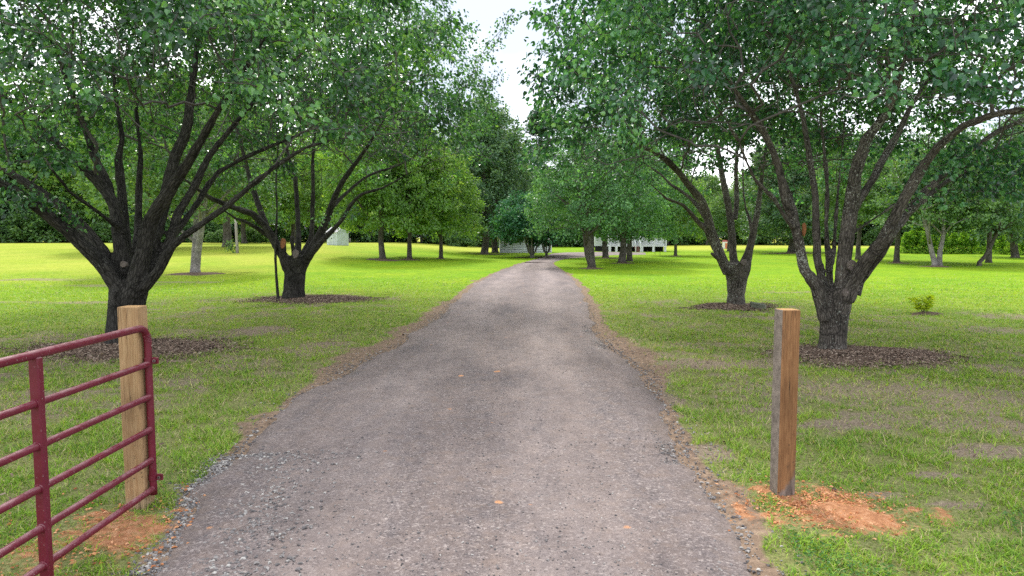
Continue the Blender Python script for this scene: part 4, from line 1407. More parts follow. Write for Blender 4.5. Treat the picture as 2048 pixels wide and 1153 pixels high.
# small rings of mulch under the farther trees
for px, py, rx, ry in [(387, 549, 1.25, 1.3), (765, 520, 1.5, 1.6), (819, 520, 1.3, 1.2), (882, 518, .6, .7), (975, 509, 2.2, 1.6), (1186, 538, .8, .8), (1211, 517, 1.4, 1.2), (1250, 527, .9, .8), (1583, 507, 3, 2), (1793, 527, 1, .8), (1876, 534, 1.1, .9), (1351, 513, .8, .7), (1070, 515, 3.0, 1.6), (1848, 629, 0.5, 0.28)]:
    c = G(px, py)
    k = 28
    rr, tt = np.linspace(0, 1, 6), np.arange(k) * 2 * math.pi / k
    ee = 1 + 0.5 * (vnoise(np.stack([np.cos(tt) * 2 + c[0], np.sin(tt) * 2 + c[1]], 1), 5) - 0.5) * 2
    X = c[0] + rr[:, None] * np.cos(tt) * rx * ee
    Y = c[1] + rr[:, None] * np.sin(tt) * ry * ee
    Z = ground_z(X.ravel(), Y.ravel()).reshape(X.shape) + (0.09 * (1 - rr ** 1.3) + 0.0)[:, None] - 0.015 * (rr[:, None] > 0.95)
    i2 = np.arange(6 * k).reshape(6, k)
    q4 = np.stack([i2[:-1], np.roll(i2[:-1], -1, 1), np.roll(i2[1:], -1, 1), i2[1:]], -1).reshape(-1, 4)
    tag(link('mulch_bed', mesh_np('mulch_bed', np.stack([X, Y, Z], -1).reshape(-1, 3), [q4], M_MULCH, None, True)), kind='stuff')

# ------------------------------------------------------------------ loose stones and clay clods
def pebbles(name, x, y, z, size, mat, rs, rnd=None):
    n = len(x)
    oc_ = np.array([[1, 0, 0], [-.5, .87, 0], [-.5, -.87, 0], [.35, .45, .75], [-.6, .1, .7], [.3, -.5, .7], [.3, .1, -.5]])
    F0 = np.array([(0, 1, 3), (1, 4, 3), (1, 2, 4), (2, 5, 4), (2, 0, 5), (0, 3, 5), (3, 4, 5)])
    a = rs.rand(n) * 6.283
    ca, sa = np.cos(a), np.sin(a)
    jit = 1 + rs.normal(0, 0.18, (n, 7, 3))
    V = oc_[None] * jit * np.stack([size * (0.7 + .6 * rs.rand(n)), size * (0.6 + .5 * rs.rand(n)), size * (0.45 + .4 * rs.rand(n))], 1)[:, None, :]
    V = np.stack([V[..., 0] * ca[:, None] - V[..., 1] * sa[:, None], V[..., 0] * sa[:, None] + V[..., 1] * ca[:, None], V[..., 2]], -1)
    V = V + np.stack([x, y, z], 1)[:, None, :]
    F = (np.arange(n)[:, None, None] * 7 + F0[None]).reshape(-1, 3)
    me = mesh_np(name, V.reshape(-1, 3), [F], mat, {'rnd': np.repeat(rs.rand(n) if rnd is None else rnd, 7)})
    return link(name, me)


rs = np.random.RandomState(5)
# along both edges
n = 15000
y = 2.4 + 20 * rs.rand(n) ** 1.9
side = rs.rand(n) < 0.5
xl, xr = x_left(y), x_right(y)
d = np.abs(rs.normal(0, 0.30, n))
d = np.where(rs.rand(n) < 0.35, -0.3 * rs.rand(n), d - 0.36)
x = np.where(side, xl - d, xr + d)
zz = np.maximum(ground_z(x, y), drive_z(x, y) - 0.004)
keep = rs.rand(n) < 0.25 + 0.9 * vnoise(np.stack([x, y], 1) * 2.1, 71)
x, y, zz = x[keep], y[keep], zz[keep]
tag(pebbles('gravel', x, y, zz + 0.002, 0.008 + 0.014 * rs.rand(len(x)) ** 2, M_STONE, rs), kind='stuff')
# the heap of clean stone by the left gate post
n = 6500
y = 2.5 + 3.8 * rs.rand(n)
x = x_left(y) + 0.05 + np.abs(rs.normal(0.0, 0.42, n)) - 0.25 * rs.rand(n)
zz = np.maximum(ground_z(x, y), drive_z(x, y))
tag(pebbles('gravel', x, y, zz + 0.003, 0.008 + 0.016 * rs.rand(n) ** 2, M_STONE, rs, np.clip(rs.rand(n) * 0.9 + 0.15, 0, 1)), kind='stuff')
# stones bedded in the drive
n = 19000
y = 2.2 + 17 * rs.rand(n) ** 1.7
x = x_left(y) + (x_right(y) - x_left(y)) * rs.rand(n)
keep = rs.rand(n) < 0.3 + vnoise(np.stack([x * 2, y * 0.7], 1), 72)
x, y = x[keep], y[keep]
tag(pebbles('gravel', x, y, drive_z(x, y) + 0.0005, 0.004 + 0.009 * rs.rand(len(x)) ** 3, M_STONE, rs, np.clip(rs.rand(len(x)) ** 1.4 * 1.0, 0, 1)), kind='stuff')
# clods of clay
n = 2600
x = C_POST_R[0] + 0.20 + rs.normal(0, 0.28, n)
y = C_POST_R[1] - 0.16 + rs.normal(0, 0.20, n)
tag(pebbles('clay_clods', x, y, ground_z(x, y) + 0.02, 0.004 + 0.014 * rs.rand(n) ** 3, M_CLOD, rs), kind='stuff')
n = 900
x = C_POST_L[0] + 0.05 + rs.normal(0, 0.36, n)
y = C_POST_L[1] - 0.45 + rs.normal(0, 0.4, n)
tag(pebbles('clay_clods', x, y, ground_z(x, y) + 0.015, 0.005 + 0.016 * rs.rand(n) ** 3, M_CLOD, rs), kind='stuff')

# ------------------------------------------------------------------ grass
def blades(x, y, z, h, w, rnd, rs, segs):
    n = len(x)
    a = rs.rand(n) * 6.283
    lean = h * (0.35 + 1.7 * rs.rand(n))
    dx, dy = np.cos(a) * lean, np.sin(a) * lean
    b = a + 1.57 + rs.normal(0, .5, n)
    bx, by = np.cos(b) * w * .5, np.sin(b) * w * .5
    p = np.stack([x, y, z - 0.006], 1)
    bb = np.stack([bx, by, np.zeros(n)], 1)
    tip = p + np.stack([dx, dy, h], 1)
    if segs == 1:
        V = np.stack([p - bb, p + bb, tip], 1)
        F = [np.arange(n * 3).reshape(n, 3)]
        return V.reshape(-1, 3), F, np.repeat(rnd, 3)
    mid = p + np.stack([dx * .35, dy * .35, h * .62], 1)
    tip[:, 2] = p[:, 2] + h * 0.85
    V = np.stack([p - bb, p + bb, mid + bb * .75, mid - bb * .75, tip], 1)
    base = np.arange(n)[:, None] * 5
    return V.reshape(-1, 3), [base + np.array([0, 1, 2, 3]), base + np.array([3, 2, 4])], np.repeat(rnd, 5)


rs = np.random.RandomState(9)
bands = [(1.2, 2.3, 1500), (2.3, 4.0, 5200), (4.0, 6.0, 4400), (6.0, 9.0, 2800), (9.0, 13.0, 1600), (13.0, 18.0, 850), (18.0, 26.0, 420), (26.0, 40.0, 150)]
for bi, (y0, y1, dens) in enumerate(bands):
    area = (y1 - y0) * 2 * (0.98 * (y0 + y1) / 2 + 2.0)
    n = int(area * dens)
    y = y0 + (y1 - y0) * rs.rand(n)
    x = (rs.rand(n) * 2 - 1) * (0.98 * y + 2.0)
    vg, cl, so, dr, sh = ground_masks(x, y)
    dd = drive_dist(x, y)
    mul = np.zeros(n)
    for (c, off, rx, ry, _, _) in MULCH:
        mul = np.maximum(mul, sstep(1.25, 0.8, ell(x, y, (c[0] + off[0], c[1] + off[1]), rx, ry) + (vnoise(np.stack([x, y], 1) * 3, 5) - .5) * .4))
    p2 = np.stack([x, y], 1)
    cl_n = fbm(p2 * 5.5, 91, 3)
    cov = (1 - np.clip(vg * 1.15, 0, 0.985)) * (1 - np.clip(cl * 1.15, 0, 0.93)) * (1 - 0.90 * so) * (1 - 0.90 * mul) * (1 - 0.22 * sh)
    cov *= 0.22 + 0.95 * sstep(0.36, 0.60, cl_n)
    cov *= sstep(40, 20, y) * (0.15 + 0.85 * sstep(0.98 * y + 2.0, 0.80 * y + 1.2, np.abs(x)))
    keep = (rs.rand(n) < cov) & (dd > 0.02)
    x, y, sh, so, cl_n, dd = x[keep], y[keep], sh[keep], so[keep], cl_n[keep], dd[keep]
    n = len(x)
    far = max(1.0, (y0 + y1) / 2 / 5.0)
    h = (0.020 + 0.038 * rs.rand(n)) * (0.7 + 0.6 * cl_n) * min(far, 1.5) ** 0.5
    h *= 1 + 0.5 * (rs.rand(n) < 0.05)
    w = (0.0052 + 0.004 * rs.rand(n)) * far ** 0.78
    rnd = 0.40 + (fbm(np.stack([x, y], 1) * 0.9, 93, 3) - .5) * 0.55 + rs.normal(0, 0.22, n)
    rnd = np.minimum(rnd + 0.22 * sstep(14, 24, y), 0.88)
    straw = rs.rand(n) < 0.13 + 0.07 * sh + 0.15 * so
    rnd = np.where(straw, 0.91 + 0.09 * rs.rand(n), np.clip(rnd, 0, 0.9))
    V, F, r_ = blades(x, y, ground_z(x, y), h, w, rnd, rs, 2 if y1 <= 6 else 1)
    tag(link('grass', mesh_np('grass', V, F, M_BLADE, {'rnd': r_})), kind='stuff')

# clover-like weeds low on the right, and a few by the left post
n = 26000
y = 2.4 + 2.9 * rs.rand(n) ** 1.2
x = 0.9 + 4.4 * rs.rand(n)
nse = fbm(np.stack([x, y], 1) * 1.5, 97, 4)
vg, cl, so, dr, sh = ground_masks(x, y)
keep = (nse > 0.50 - 0.12 * sstep(4.6, 3.4, y)) & (cl < 0.35) & (drive_dist(x, y) > 0.10 + 0.2 * nse)
x, y = x[keep], y[keep]
n = len(x)
pos = np.stack([x, y, ground_z(x, y) + 0.008 + 0.04 * rs.rand(n)], 1)
td = np.stack([rs.normal(0, 1, n), rs.normal(0, 1, n), rs.normal(0, .25, n)], 1)
nm = np.stack([rs.normal(0, .35, n), rs.normal(0, .35, n), np.ones(n)], 1)
tag(link('weeds', leaves_mesh('weeds', pos, td, nm, 0.012 + 0.018 * rs.rand(n), M_WEED, np.clip(0.5 + rs.normal(0, .25, n), 0, 1), False, rs, 0.36)), kind='stuff')

# fallen twigs, leaves and bark crumbs on the grass
n = 900
y = 5 + 17 * rs.rand(n)
x = (rs.rand(n) * 2 - 1) * 0.8 * y
keep = (drive_dist(x, y) > -0.3)
x, y = x[keep], y[keep]
pos = np.stack([x, y, ground_z(x, y) + 0.02], 1)
tag(link('leaf_litter', chips('leaf_litter', pos, 0.015 + 0.05 * rs.rand(len(x)) ** 2, M_CHIP, rs, 0.45, 0.2)), kind='stuff')

# ------------------------------------------------------------------ wooden gate posts
def wood_mat(name, light, dark, grey, seed, weather=0.0, stain=(0.03, 0.025, 0.022)):
    m, nt, out = new_mat(name)
    N = NT(nt)
    oc = N.coord('Object')
    v = N.mapping(oc, (1, 1, 0.09))
    ring = nt.nodes.new('ShaderNodeTexWave')
    ring.wave_type = 'RINGS'
    ring.rings_direction = 'Z'
    ring.inputs['Scale'].default_value = 34
    ring.inputs['Distortion'].default_value = 7.5
    ring.inputs['Detail'].default_value = 3
    ring.inputs['Detail Scale'].default_value = 1.6
    mp = N.mapping(oc, (1, 1, 0.13), (0.02, 0.03 + 0.02 * seed, 0))
    nt.links.new(mp, ring.inputs['Vector'])
    fib = N.noise(75, 5, v, 0.65)
    g = N.math('ADD', N.math('MULTIPLY', ring.outputs['Fac'], 0.30), N.math('MULTIPLY', fib, 0.75))
    col = N.ramp(g, [(0.25, light), (0.6, [0.5 * (a + b) for a, b in zip(light, dark)]), (0.9, dark)])
    blot = N.noise(5, 5, N.mapping(oc, (1, 1, 0.35)), 0.6)
    col = N.mix(1.0, col, N.ramp(blot, [(0.3, (0.66, 0.64, 0.62)), (0.7, (1.18, 1.16, 1.12))]), 'MULTIPLY')
    kn = N.voro(2.9, N.mapping(oc, (1.6, 1.6, 1.0)), 'Distance')
    col = N.mix(N.ramp(kn, [(0.035, 0.85), (0.10, 0.0)]), col, (0.10, 0.05, 0.028))
    # grey foot where the post stood in wet ground, ragged in outline
    z = nt.nodes.new('ShaderNodeSeparateXYZ')
    nt.links.new(oc, z.inputs[0])
    foot = N.math('SUBTRACT', N.math('MULTIPLY', N.noise(4, 4, oc), 0.62), z.outputs['Z'])
    if weather > 0:
        foot = N.math('ADD', foot, N.math('MULTIPLY', z.outputs['X'], 1.6))
    col = N.mix(N.ramp(foot, [(0.16, 0.0), (0.24, 0.75 if weather > 0 else 0.35)]), col, grey)
    if weather > 0:
        st = N.noise(3.2, 5, N.mapping(oc, (2, 2, 0.5)), 0.65)
        col = N.mix(N.ramp(st, [(0.52, 0.0), (0.70, 0.75)]), col, stain)
    pit = N.ramp(N.noise(48, 2, N.mapping(oc, (1, 1, 0.7))), [(0.68, 0.0), (0.72, 0.8)])
    pit = N.mix(1.0, pit, N.ramp(N.math('ADD', z.outputs['Z'], 0.0), [(0.25, 1.0), (0.75, 0.1)]), 'MULTIPLY')
    col = N.mix(pit, col, stain)
    chk = N.ramp(N.math('ABSOLUTE', N.math('SUBTRACT', N.noise(13, 3, N.mapping(oc, (1, 1, 0.05)), 0.5), 0.5)), [(0.004, 1.0), (0.014, 0.0)])
    chk = N.mix(1.0, chk, N.ramp(N.noise(2.6, 2, oc), [(0.50, 0.0), (0.60, 0.85)]), 'MULTIPLY')
    col = N.mix(chk, col, (0.035, 0.024, 0.018))
    nrm = N.bump(N.math('SUBTRACT', g, chk), 0.5, 0.008)
    nt.links.new(N.principled(col, 0.85, 0.15, nrm), out.inputs['Surface'])
    return m


M_PINE = wood_mat('sawn_pine', (0.45, 0.305, 0.17), (0.29, 0.165, 0.08), (0.36, 0.30, 0.22), 0.0)
M_OLDWOOD = wood_mat('weathered_post', (0.33, 0.175, 0.085), (0.19, 0.085, 0.04), (0.25, 0.22, 0.205), 1.0, 0.6)
M_GREYWOOD = flat_mat('grey_weathered_wood', (0.205, 0.17, 0.14), 0.9, 0.15, var=0.45, nscale=14, bump=0.5, dirt=(0.045, 0.04, 0.037))


M_END = flat_mat('end_grain', (0.42, 0.26, 0.12), 0.9, 0.1, var=0.35, nscale=40, bump=0.5, dirt=(0.22, 0.12, 0.06))


def post(c, size, h, rz, mats, name, label, greyface=False):
    rsp = np.random.RandomState(int(size * 1e4))
    mb = MB()
    hs2, b = size / 2, 0.007
    prof = []
    for sx_, sy_ in ((-1, -1), (1, -1), (1, 1), (-1, 1)):
        ca = [(sx_ * hs2, sy_ * (hs2 - b)), (sx_ * (hs2 - b), sy_ * hs2)]
        prof += ca if sx_ * sy_ > 0 else ca[::-1]
        nx_ = {(-1, -1): (0, -1), (1, -1): (1, 0), (1, 1): (0, 1), (-1, 1): (-1, 0)}[(sx_, sy_)]
        for t_ in (-0.5, 0.0, 0.5):
            tx, ty = (t_, 0) if nx_[0] == 0 else (0, t_)
            sg = {(-1, -1): 1, (1, -1): 1, (1, 1): -1, (-1, 1): -1}[(sx_, sy_)]
            prof.append((nx_[0] * hs2 + tx * sg * (size - 0.03), nx_[1] * hs2 + ty * sg * (size - 0.03)))
    prof = np.array(prof)
    k, rows = len(prof), 34
    zz_ = np.linspace(-0.3, h - 0.006, rows)
    V = np.concatenate([np.repeat(prof[None], rows, 0), np.repeat(zz_[:, None, None], k, 1)], 2)
    wv = (fbm(V.reshape(-1, 3) * np.array([22, 22, 2.2]) + size * 90, 12, 3) - 0.5).reshape(rows, k, 1)
    V[..., :2] *= 1 + wv * 0.05
    V = np.concatenate([V.reshape(-1, 3), np.concatenate([prof * 0.955, np.full((k, 1), h)], 1), [[0.004, -0.003, h - 0.002]]])
    q_ = [(r * k + j, r * k + (j + 1) % k, r * k + k + (j + 1) % k, r * k + k + j) for r in range(rows) for j in range(k)]
    mb.add(V, q_, [(rows * k + j, rows * k + (j + 1) % k, rows * k + k) for j in range(k)])
    o = mb.build(name, mats, None, False, (c[0], c[1], gz1(c[0], c[1])), (0, 0, rz))
    me = o.data
    for p in me.polygons:
        if p.normal.z > 0.8:
            p.material_index = len(mats) - 1
    if greyface:
        for p in me.polygons:
            if p.normal.x < -0.8:
                p.material_index = 1
    return tag(o, label, 'post')


PL = (C_POST_L[0], C_POST_L[1] + 0.076)
post(PL, 0.150, 1.545, 0.02, [M_PINE, M_END], 'gate_post', 'new pale yellow sawn timber post that the red gate hangs on')
PR = (C_POST_R[0] + 0.01, C_POST_R[1] + 0.07)
post(PR, 0.142, 1.475, 0.10, [M_OLDWOOD, M_GREYWOOD, M_END], 'gate_post', 'weathered brown and grey square post standing in orange clay', True)
nail = MB()
nail.tube([(0.055, -0.071, 1.41), (0.055, -0.0735, 1.41)], 0.006, 8)

# ------------------------------------------------------------------ red tubular gate, swung open towards the viewer
m, nt, out = new_mat('red_gate_paint')
N = NT(nt)
oc = N.coord('Object')
scuf = N.noise(26, 6, N.mapping(oc, (1, 0.35, 1)), 0.7)
col = N.mix(N.ramp(N.noise(5, 4, oc), [(0.3, 0.0), (0.75, 0.7)]), (0.118, 0.0050, 0.018), (0.165, 0.012, 0.032))
geo = nt.nodes.new('ShaderNodeNewGeometry')
sx = nt.nodes.new('ShaderNodeSeparateXYZ')
nt.links.new(geo.outputs['Normal'], sx.inputs[0])
dust = N.math('MULTIPLY', N.ramp(sx.outputs['Z'], [(0.35, 0.0), (0.95, 1.0)]), N.ramp(scuf, [(0.40, 0.0), (0.62, 0.48)]))
col = N.mix(dust, col, (0.42, 0.27, 0.27))
col = N.mix(N.ramp(N.noise(60, 5, oc, 0.75), [(0.62, 0.0), (0.68, 0.6)]), col, (0.42, 0.33, 0.32))
rust = N.ramp(N.math('ADD', N.noise(9, 5, oc, 0.7), N.math('MULTIPLY', N.noise(40, 4, oc, 0.7), 0.35)), [(0.80, 0.0), (0.86, 0.75)])
col = N.mix(rust, col, (0.075, 0.028, 0.018))
nt.links.new(N.principled(col, N.ramp(scuf, [(0.3, 0.30), (0.7, 0.55)]), 0.45), out.inputs['Surface'])
M_GATE = m
M_STEEL = flat_mat('dull_steel', (0.20, 0.15, 0.14), 0.5, 0.5, 0.6, var=0.4, nscale=30, dirt=(0.12, 0.03, 0.03))

GX = -2.74
r_ = ray(300, 800)
Y_H = float(GX / r_[0] * r_[1])
r_ = ray(74, 800)
Y_S = float(GX / ray(72, 740)[0] * ray(72, 740)[1])
Y_E = Y_H - 3.66


def gz_at(px, py):
    r = ray(px, py)
    t = GX / r[0]
    return float(EYE + r[2] * t)


z_top, z_rails = gz_at(262, 662), [gz_at(293, 730), gz_at(295, 796), gz_at(297.5, 861.5), gz_at(300, 922.5), gz_at(305, 979)]
gate = empty('farm_gate', (GX, Y_H, gz1(GX, Y_H)))
tag(gate, 'dark red tubular steel farm gate standing open on the pale post', 'gate')
g0 = np.array([GX, Y_H, gz1(GX, Y_H)])
R = 0.115
fr = []
zb = z_rails[-1] - 0.045
for z in np.linspace(zb, z_top - R, 16):
    fr.append((0, 0, z - g0[2]))
for a in np.linspace(0.12, math.pi / 2, 9):
    fr.append((0, -R + R * math.cos(a), z_top - R + R * math.sin(a) - g0[2]))
for yv in np.linspace(-R - 0.1, -3.66 + R, 12):
    fr.append((0, yv, z_top - g0[2]))
for a in np.linspace(math.pi / 2, math.pi, 8):
    fr.append((0, -3.66 + R + R * math.cos(a), z_top - R + R * math.sin(a) - g0[2]))
for z in np.linspace(z_top - R - 0.05, zb, 10):
    fr.append((0, -3.66, z - g0[2]))
mb = MB()
mb.tube(fr, 0.0265, 16)
for k in range(5):      # crimped rings at the bend
    a = 0.02 + k * 0.13
    c = np.array([0, -R + R * math.cos(a), z_top - R + R * math.sin(a) - g0[2]])
    dv = np.array([0, -math.sin(a), math.cos(a)])
    mb.tube([c - dv * 0.006, c - dv * 0.003, c + dv * 0.003, c + dv * 0.006], [0.0262, 0.0290, 0.0290, 0.0262], 16)
mb.build('frame_tube', M_GATE, gate, True)
for z in z_rails:
    mb = MB()
    mb.tube([(0, -0.012, z - g0[2]), (0, -0.035, z - g0[2]), (0, -0.05, z - g0[2]), (0, -3.60, z - g0[2]), (0, -3.645, z - g0[2])], [0.0235, 0.0245, 0.0225, 0.0225, 0.0235], 14)
    for yw in (-0.024, Y_S - Y_H + 0.028, Y_S - Y_H - 0.028):
        rw = 0.0275 if yw < -0.1 else 0.0265
        mb.tube([(0, yw - 0.008, z - g0[2]), (0, yw - 0.003, z - g0[2]), (0, yw + 0.003, z - g0[2]), (0, yw + 0.008, z - g0[2])], [0.0222, rw, rw, 0.0222], 14)
    mb.build('rail', M_GATE, gate, True)
for ysx in (Y_S, Y_S - 1.2):
    mb = MB()
    hh = z_top - zb
    mb.box((0, ysx - Y_H, zb - 0.03 + hh / 2 - g0[2]), (0.058, 0.052, hh + 0.03), bev=0.007)
    for z in z_rails:
        mb.tube([(0, ysx - Y_H - 0.036, z - g0[2]), (0, ysx - Y_H + 0.036, z - g0[2])], [0.0265, 0.0265], 14)
    mb.build('stile', M_GATE, gate)
for px, py in ((310, 717), (305, 955)):
    zc = gz_at(px, py)
    mb = MB()
    mb.tube([(0, 0, zc - 0.022 - g0[2]), (0, 0, zc + 0.022 - g0[2])], 0.031, 16)
    mb.box((0.052, 0, zc - g0[2]), (0.05, 0.012, 0.05), bev=0.003)
    mb.box((-0.05, 0.010, zc - g0[2]), (0.05, 0.010, 0.04), bev=0.003)
    cl = mb.build('hinge_clamp', M_GATE, gate)
    bm_ = MB()
    bm_.tube([(0.052, -0.022, zc - g0[2]), (0.052, 0.022, zc - g0[2])], 0.006, 8)
    bm_.tube([(0.052, -0.022, zc - g0[2]), (0.052, -0.013, zc - g0[2])], 0.012, 6)
    bm_.tube([(-0.045, -0.03, zc - g0[2]), (-0.045, PL[1] - Y_H + 0.02, zc - g0[2])], 0.009, 8)
    bm_.build('bolt', M_STEEL, cl)

# ------------------------------------------------------------------ stone block, saplings
m_st = flat_mat('mossy_stone', (0.15, 0.155, 0.115), 0.9, 0.15, var=0.4, nscale=9, bump=0.8, dirt=(0.07, 0.085, 0.05))
c = G(1516, 618)
rs = np.random.RandomState(3)
mb = MB().box((0, 0, 0.07), (0.42, 0.26, 0.22), bev=0.03)
mb.v[0] = mb.v[0] * (1 + rs.normal(0, 0.05, mb.v[0].shape)) + np.stack([0 * mb.v[0][:, 0], 0 * mb.v[0][:, 0], mb.v[0][:, 0] * -0.18], 1)
tag(mb.build('stone_block', m_st, None, False, (c[0], c[1], gz1(c[0], c[1])), (0, 0, -0.35)), 'grey green stone block lying in the mulch beside a tree trunk', 'stone')

c = G(1846, 628)
root = empty('young_shrub', (c[0], c[1], gz1(c[0], c[1])))
tag(root, 'bright yellow green young shrub alone on the right lawn', 'shrub')
mb, lp, ld = MB(), [], []
for k in range(9):
    a = k * 2.4
    tip = np.array([math.cos(a) * (0.10 + 0.22 * rs.rand()), math.sin(a) * 0.22, 0.28 + 0.22 * rs.rand()])
    pts = [(0, 0, -0.03), tuple(tip * [0.35, 0.35, 0.55]), tuple(tip)]
    mb.tube(pts, [0.007, 0.005, 0.003], 4)
    for j in range(34):
        t = 0.35 + 0.7 * rs.rand()
        lp.append(tip * [t, t, min(t, 1.02)] + rs.normal(0, 0.045, 3))
        ld.append([math.cos(a) + rs.normal(0, .6), math.sin(a) + rs.normal(0, .6), 0.1])
mb.build('stems', M_TWIG, root)
lp, ld = np.array(lp), np.array(ld)
tag(link('leaves', leaves_mesh('leaves', lp, ld, UP + rs.normal(0, .4, lp.shape), 0.07 + 0.05 * rs.rand(len(lp)), M_LEAF_LIME, rs.rand(len(lp)), True, rs, 0.3), root), kind='stuff')

# thin stem growing against the left middle tree
yb = TREE2[1] - 0.35
L = px_limb(yb, [(557, 606, 0, 7), (554, 570, 0, 6), (551, 520, 0, 5.5), (552, 470, 0, 5), (554, 420, .1, 4.5), (552, 360, .2, 4), (556, 290, .4, 3.5), (548, 210, .6, 3), (555, 130, .8, 2.5)])
L[0, 2] = gz1(L[0, 0], L[0, 1]) - 0.05
root = empty('slender_sapling', (float(L[0, 0]), float(L[0, 1]), float(L[0, 2])))
tag(root, 'thin dark sapling stem rising just left of the stubbed tree trunk', 'sapling')
st = fuse_trunk([L], 'stem', M_BARK, 0.02, 0.006, 66)
world_child(st, root)
lp = L[8:, :3][rs.randint(len(L) - 8, size=260)] + rs.normal(0, .22, (260, 3))
lf = link('leaves', leaves_mesh('leaves', lp, rs.normal(0, 1, lp.shape) - UP * .4, UP + rs.normal(0, .6, lp.shape), 0.07 + 0.04 * rs.rand(260), M_LEAF, rs.rand(260), True, rs, 0.38))
world_child(tag(lf, kind='stuff'), root)

# sawn limb ends on the near trees
M_CUT = flat_mat('old_cut_wood', (0.17, 0.14, 0.125), 0.9, 0.1, var=0.5, nscale=40, bump=0.7, dirt=(0.05, 0.04, 0.035))
M_CUT_O = flat_mat('fresh_orange_cut', (0.26, 0.11, 0.048), 0.85, 0.15, var=0.4, nscale=30, bump=0.5, dirt=(0.14, 0.06, 0.03))
for ti, px, py, dy, w, h, tiltx, mt in ((2, 1705, 531, -0.36, 20, 20, 0.25, M_CUT), (2, 1692, 586, -0.335, 13, 15, 0.1, M_CUT), (0, 247, 529, -0.45, 13, 12, 0, M_CUT), (1, 591, 508, -0.52, 12, 17, 0.5, M_CUT),
                                        (1, 566, 487, -0.60, 10, 20, 0.5, M_CUT_O), (3, 1488, 525, -0.42, 11, 12, 0, M_CUT), (2, 1609, 459, -0.47, 6, 26, 0, M_CUT_O)):
    c = P(px, py, (TREE1, TREE2, TREE3, TREE4)[ti][1] + dy)
    s = c[1] / FPX
    mb = MB()
    k = 14
    rings = [(1.0, 0.05), (1.06, 0.0), (0.95, -0.018), (0.80, -0.010), (0.4, -0.014), (0.05, -0.016)]
    V = []
    for rr, yy in rings:
        for j in range(k):
            a = j * 2 * math.pi / k
            wob = 1 + 0.07 * math.sin(a * 3 + px)
            V.append((rr * wob * math.cos(a) * w * s * .5, yy + tiltx * rr * math.sin(a) * h * s * .3, rr * wob * math.sin(a) * h * s * .5))
    q = [(i * k + j, i * k + (j + 1) % k, i * k + k + (j + 1) % k, i * k + k + j) for i in range(len(rings) - 1) for j in range(k)]
    mb.add(V, q)
    o = mb.build('sawn_limb_end', mt, None, True, tuple(c))
    tr_ = NEAR[ti]
    bpy.context.view_layer.update()
    world_child(o, tr_)

# ------------------------------------------------------------------ pole in the meadow and old fence posts
M_POLE = flat_mat('weathered_pole', (0.30, 0.27, 0.245), 0.9, 0.1, var=0.3, nscale=6, bump=0.4, dirt=(0.12, 0.11, 0.10))
c = G(475, 507)
mb = MB()
hp = 76 / FPX * c[1]
mb.tube([(0, 0, -0.3), (-0.01, 0, 0.5), (-0.05, 0, hp * 0.6), (-0.09, 0, hp)], [0.125, 0.12, 0.11, 0.10], 12)
tag(mb.build('wooden_pole', M_POLE, None, True, tuple(c)), 'grey weathered wooden pole standing alone in the left meadow', 'pole')
lp = np.concatenate([np.stack([rs.normal(-0.55 + 0.0 * k, .22, 60), rs.normal(0, .2, 60), 1.05 * rs.rand(60)], 1) for k in range(2)])
wd = link('tall_weeds', leaves_mesh('tall_weeds', lp + c, rs.normal(0, .6, lp.shape) + UP * .6, rs.normal(0, 1, lp.shape), 0.16 + 0.1 * rs.rand(len(lp)), M_LEAF_FAR, rs.rand(len(lp)), False, rs, 0.25))
tag(wd, kind='stuff')
for i, (px, hpx) in enumerate([(40, 8), (92, 12), (108, 8), (600, 10), (700, 9)]):
    yy = 108.0
    xx = P(px, 488, yy)[0]
    mb = MB().tube([(0, 0, -0.2), (0, 0, hpx / FPX * yy)], [0.09, 0.075], 8)
    tag(mb.build('fence_post', M_POLE, None, True, (xx, yy, float(terrain(xx, yy)))), 'old grey fence post along the far edge of the left meadow', 'post', 'fence posts along the left meadow')

# ------------------------------------------------------------------ metal garden shed
M_TIN = flat_mat('galvanised_tin', (0.60, 0.66, 0.70), 0.45, 0.5, 0.35, var=0.18, nscale=2.0)
M_TINROOF = flat_mat('tin_roof', (0.50, 0.49, 0.50), 0.5, 0.4, 0.3, var=0.2, nscale=2.0, dirt=(0.30, 0.24, 0.21))
M_HANDLE = flat_mat('dark_handle', (0.03, 0.03, 0.032), 0.9, 0.1)  # plain dark colour of the door handles
c = G(672, 491)
px_m = FPX / c[1]
ww, dd_, he, hr = 25 / px_m / math.cos(0.62), 17 / px_m / math.sin(0.62), 27 / px_m, 37 / px_m
shed = empty('metal_shed', (float(c[0]) - 0.05, float(c[1]) + 1.0, float(c[2])), -0.62)
tag(shed, 'small silver corrugated metal shed with gable roof in the meadow', 'shed')
mb = MB()
x0, y0 = ww / 2, dd_ / 2
nr = 14
for k in range(nr):       # ribbed long sides
    xx = -x0 + (k + .5) * ww / nr
    for sy in (-1, 1):
        if sy == -1 and abs(xx) < ww * .2:
            continue
        mb.box((xx, sy * y0, he / 2 - .05), (ww / nr * .98, 0.03 + 0.03 * (k % 2), he + .1))
for k in range(10):       # ribbed gable ends
    yy = -y0 + (k + .5) * dd_ / 10
    hh = he + (hr - he) * (1 - abs(yy) / y0)
    for sx_ in (-1, 1):
        mb.box((sx_ * x0, yy, hh / 2 - .05), (0.03 + 0.03 * (k % 2), dd_ / 10 * .98, hh + .08))
mb.build('wall', M_TIN, shed)
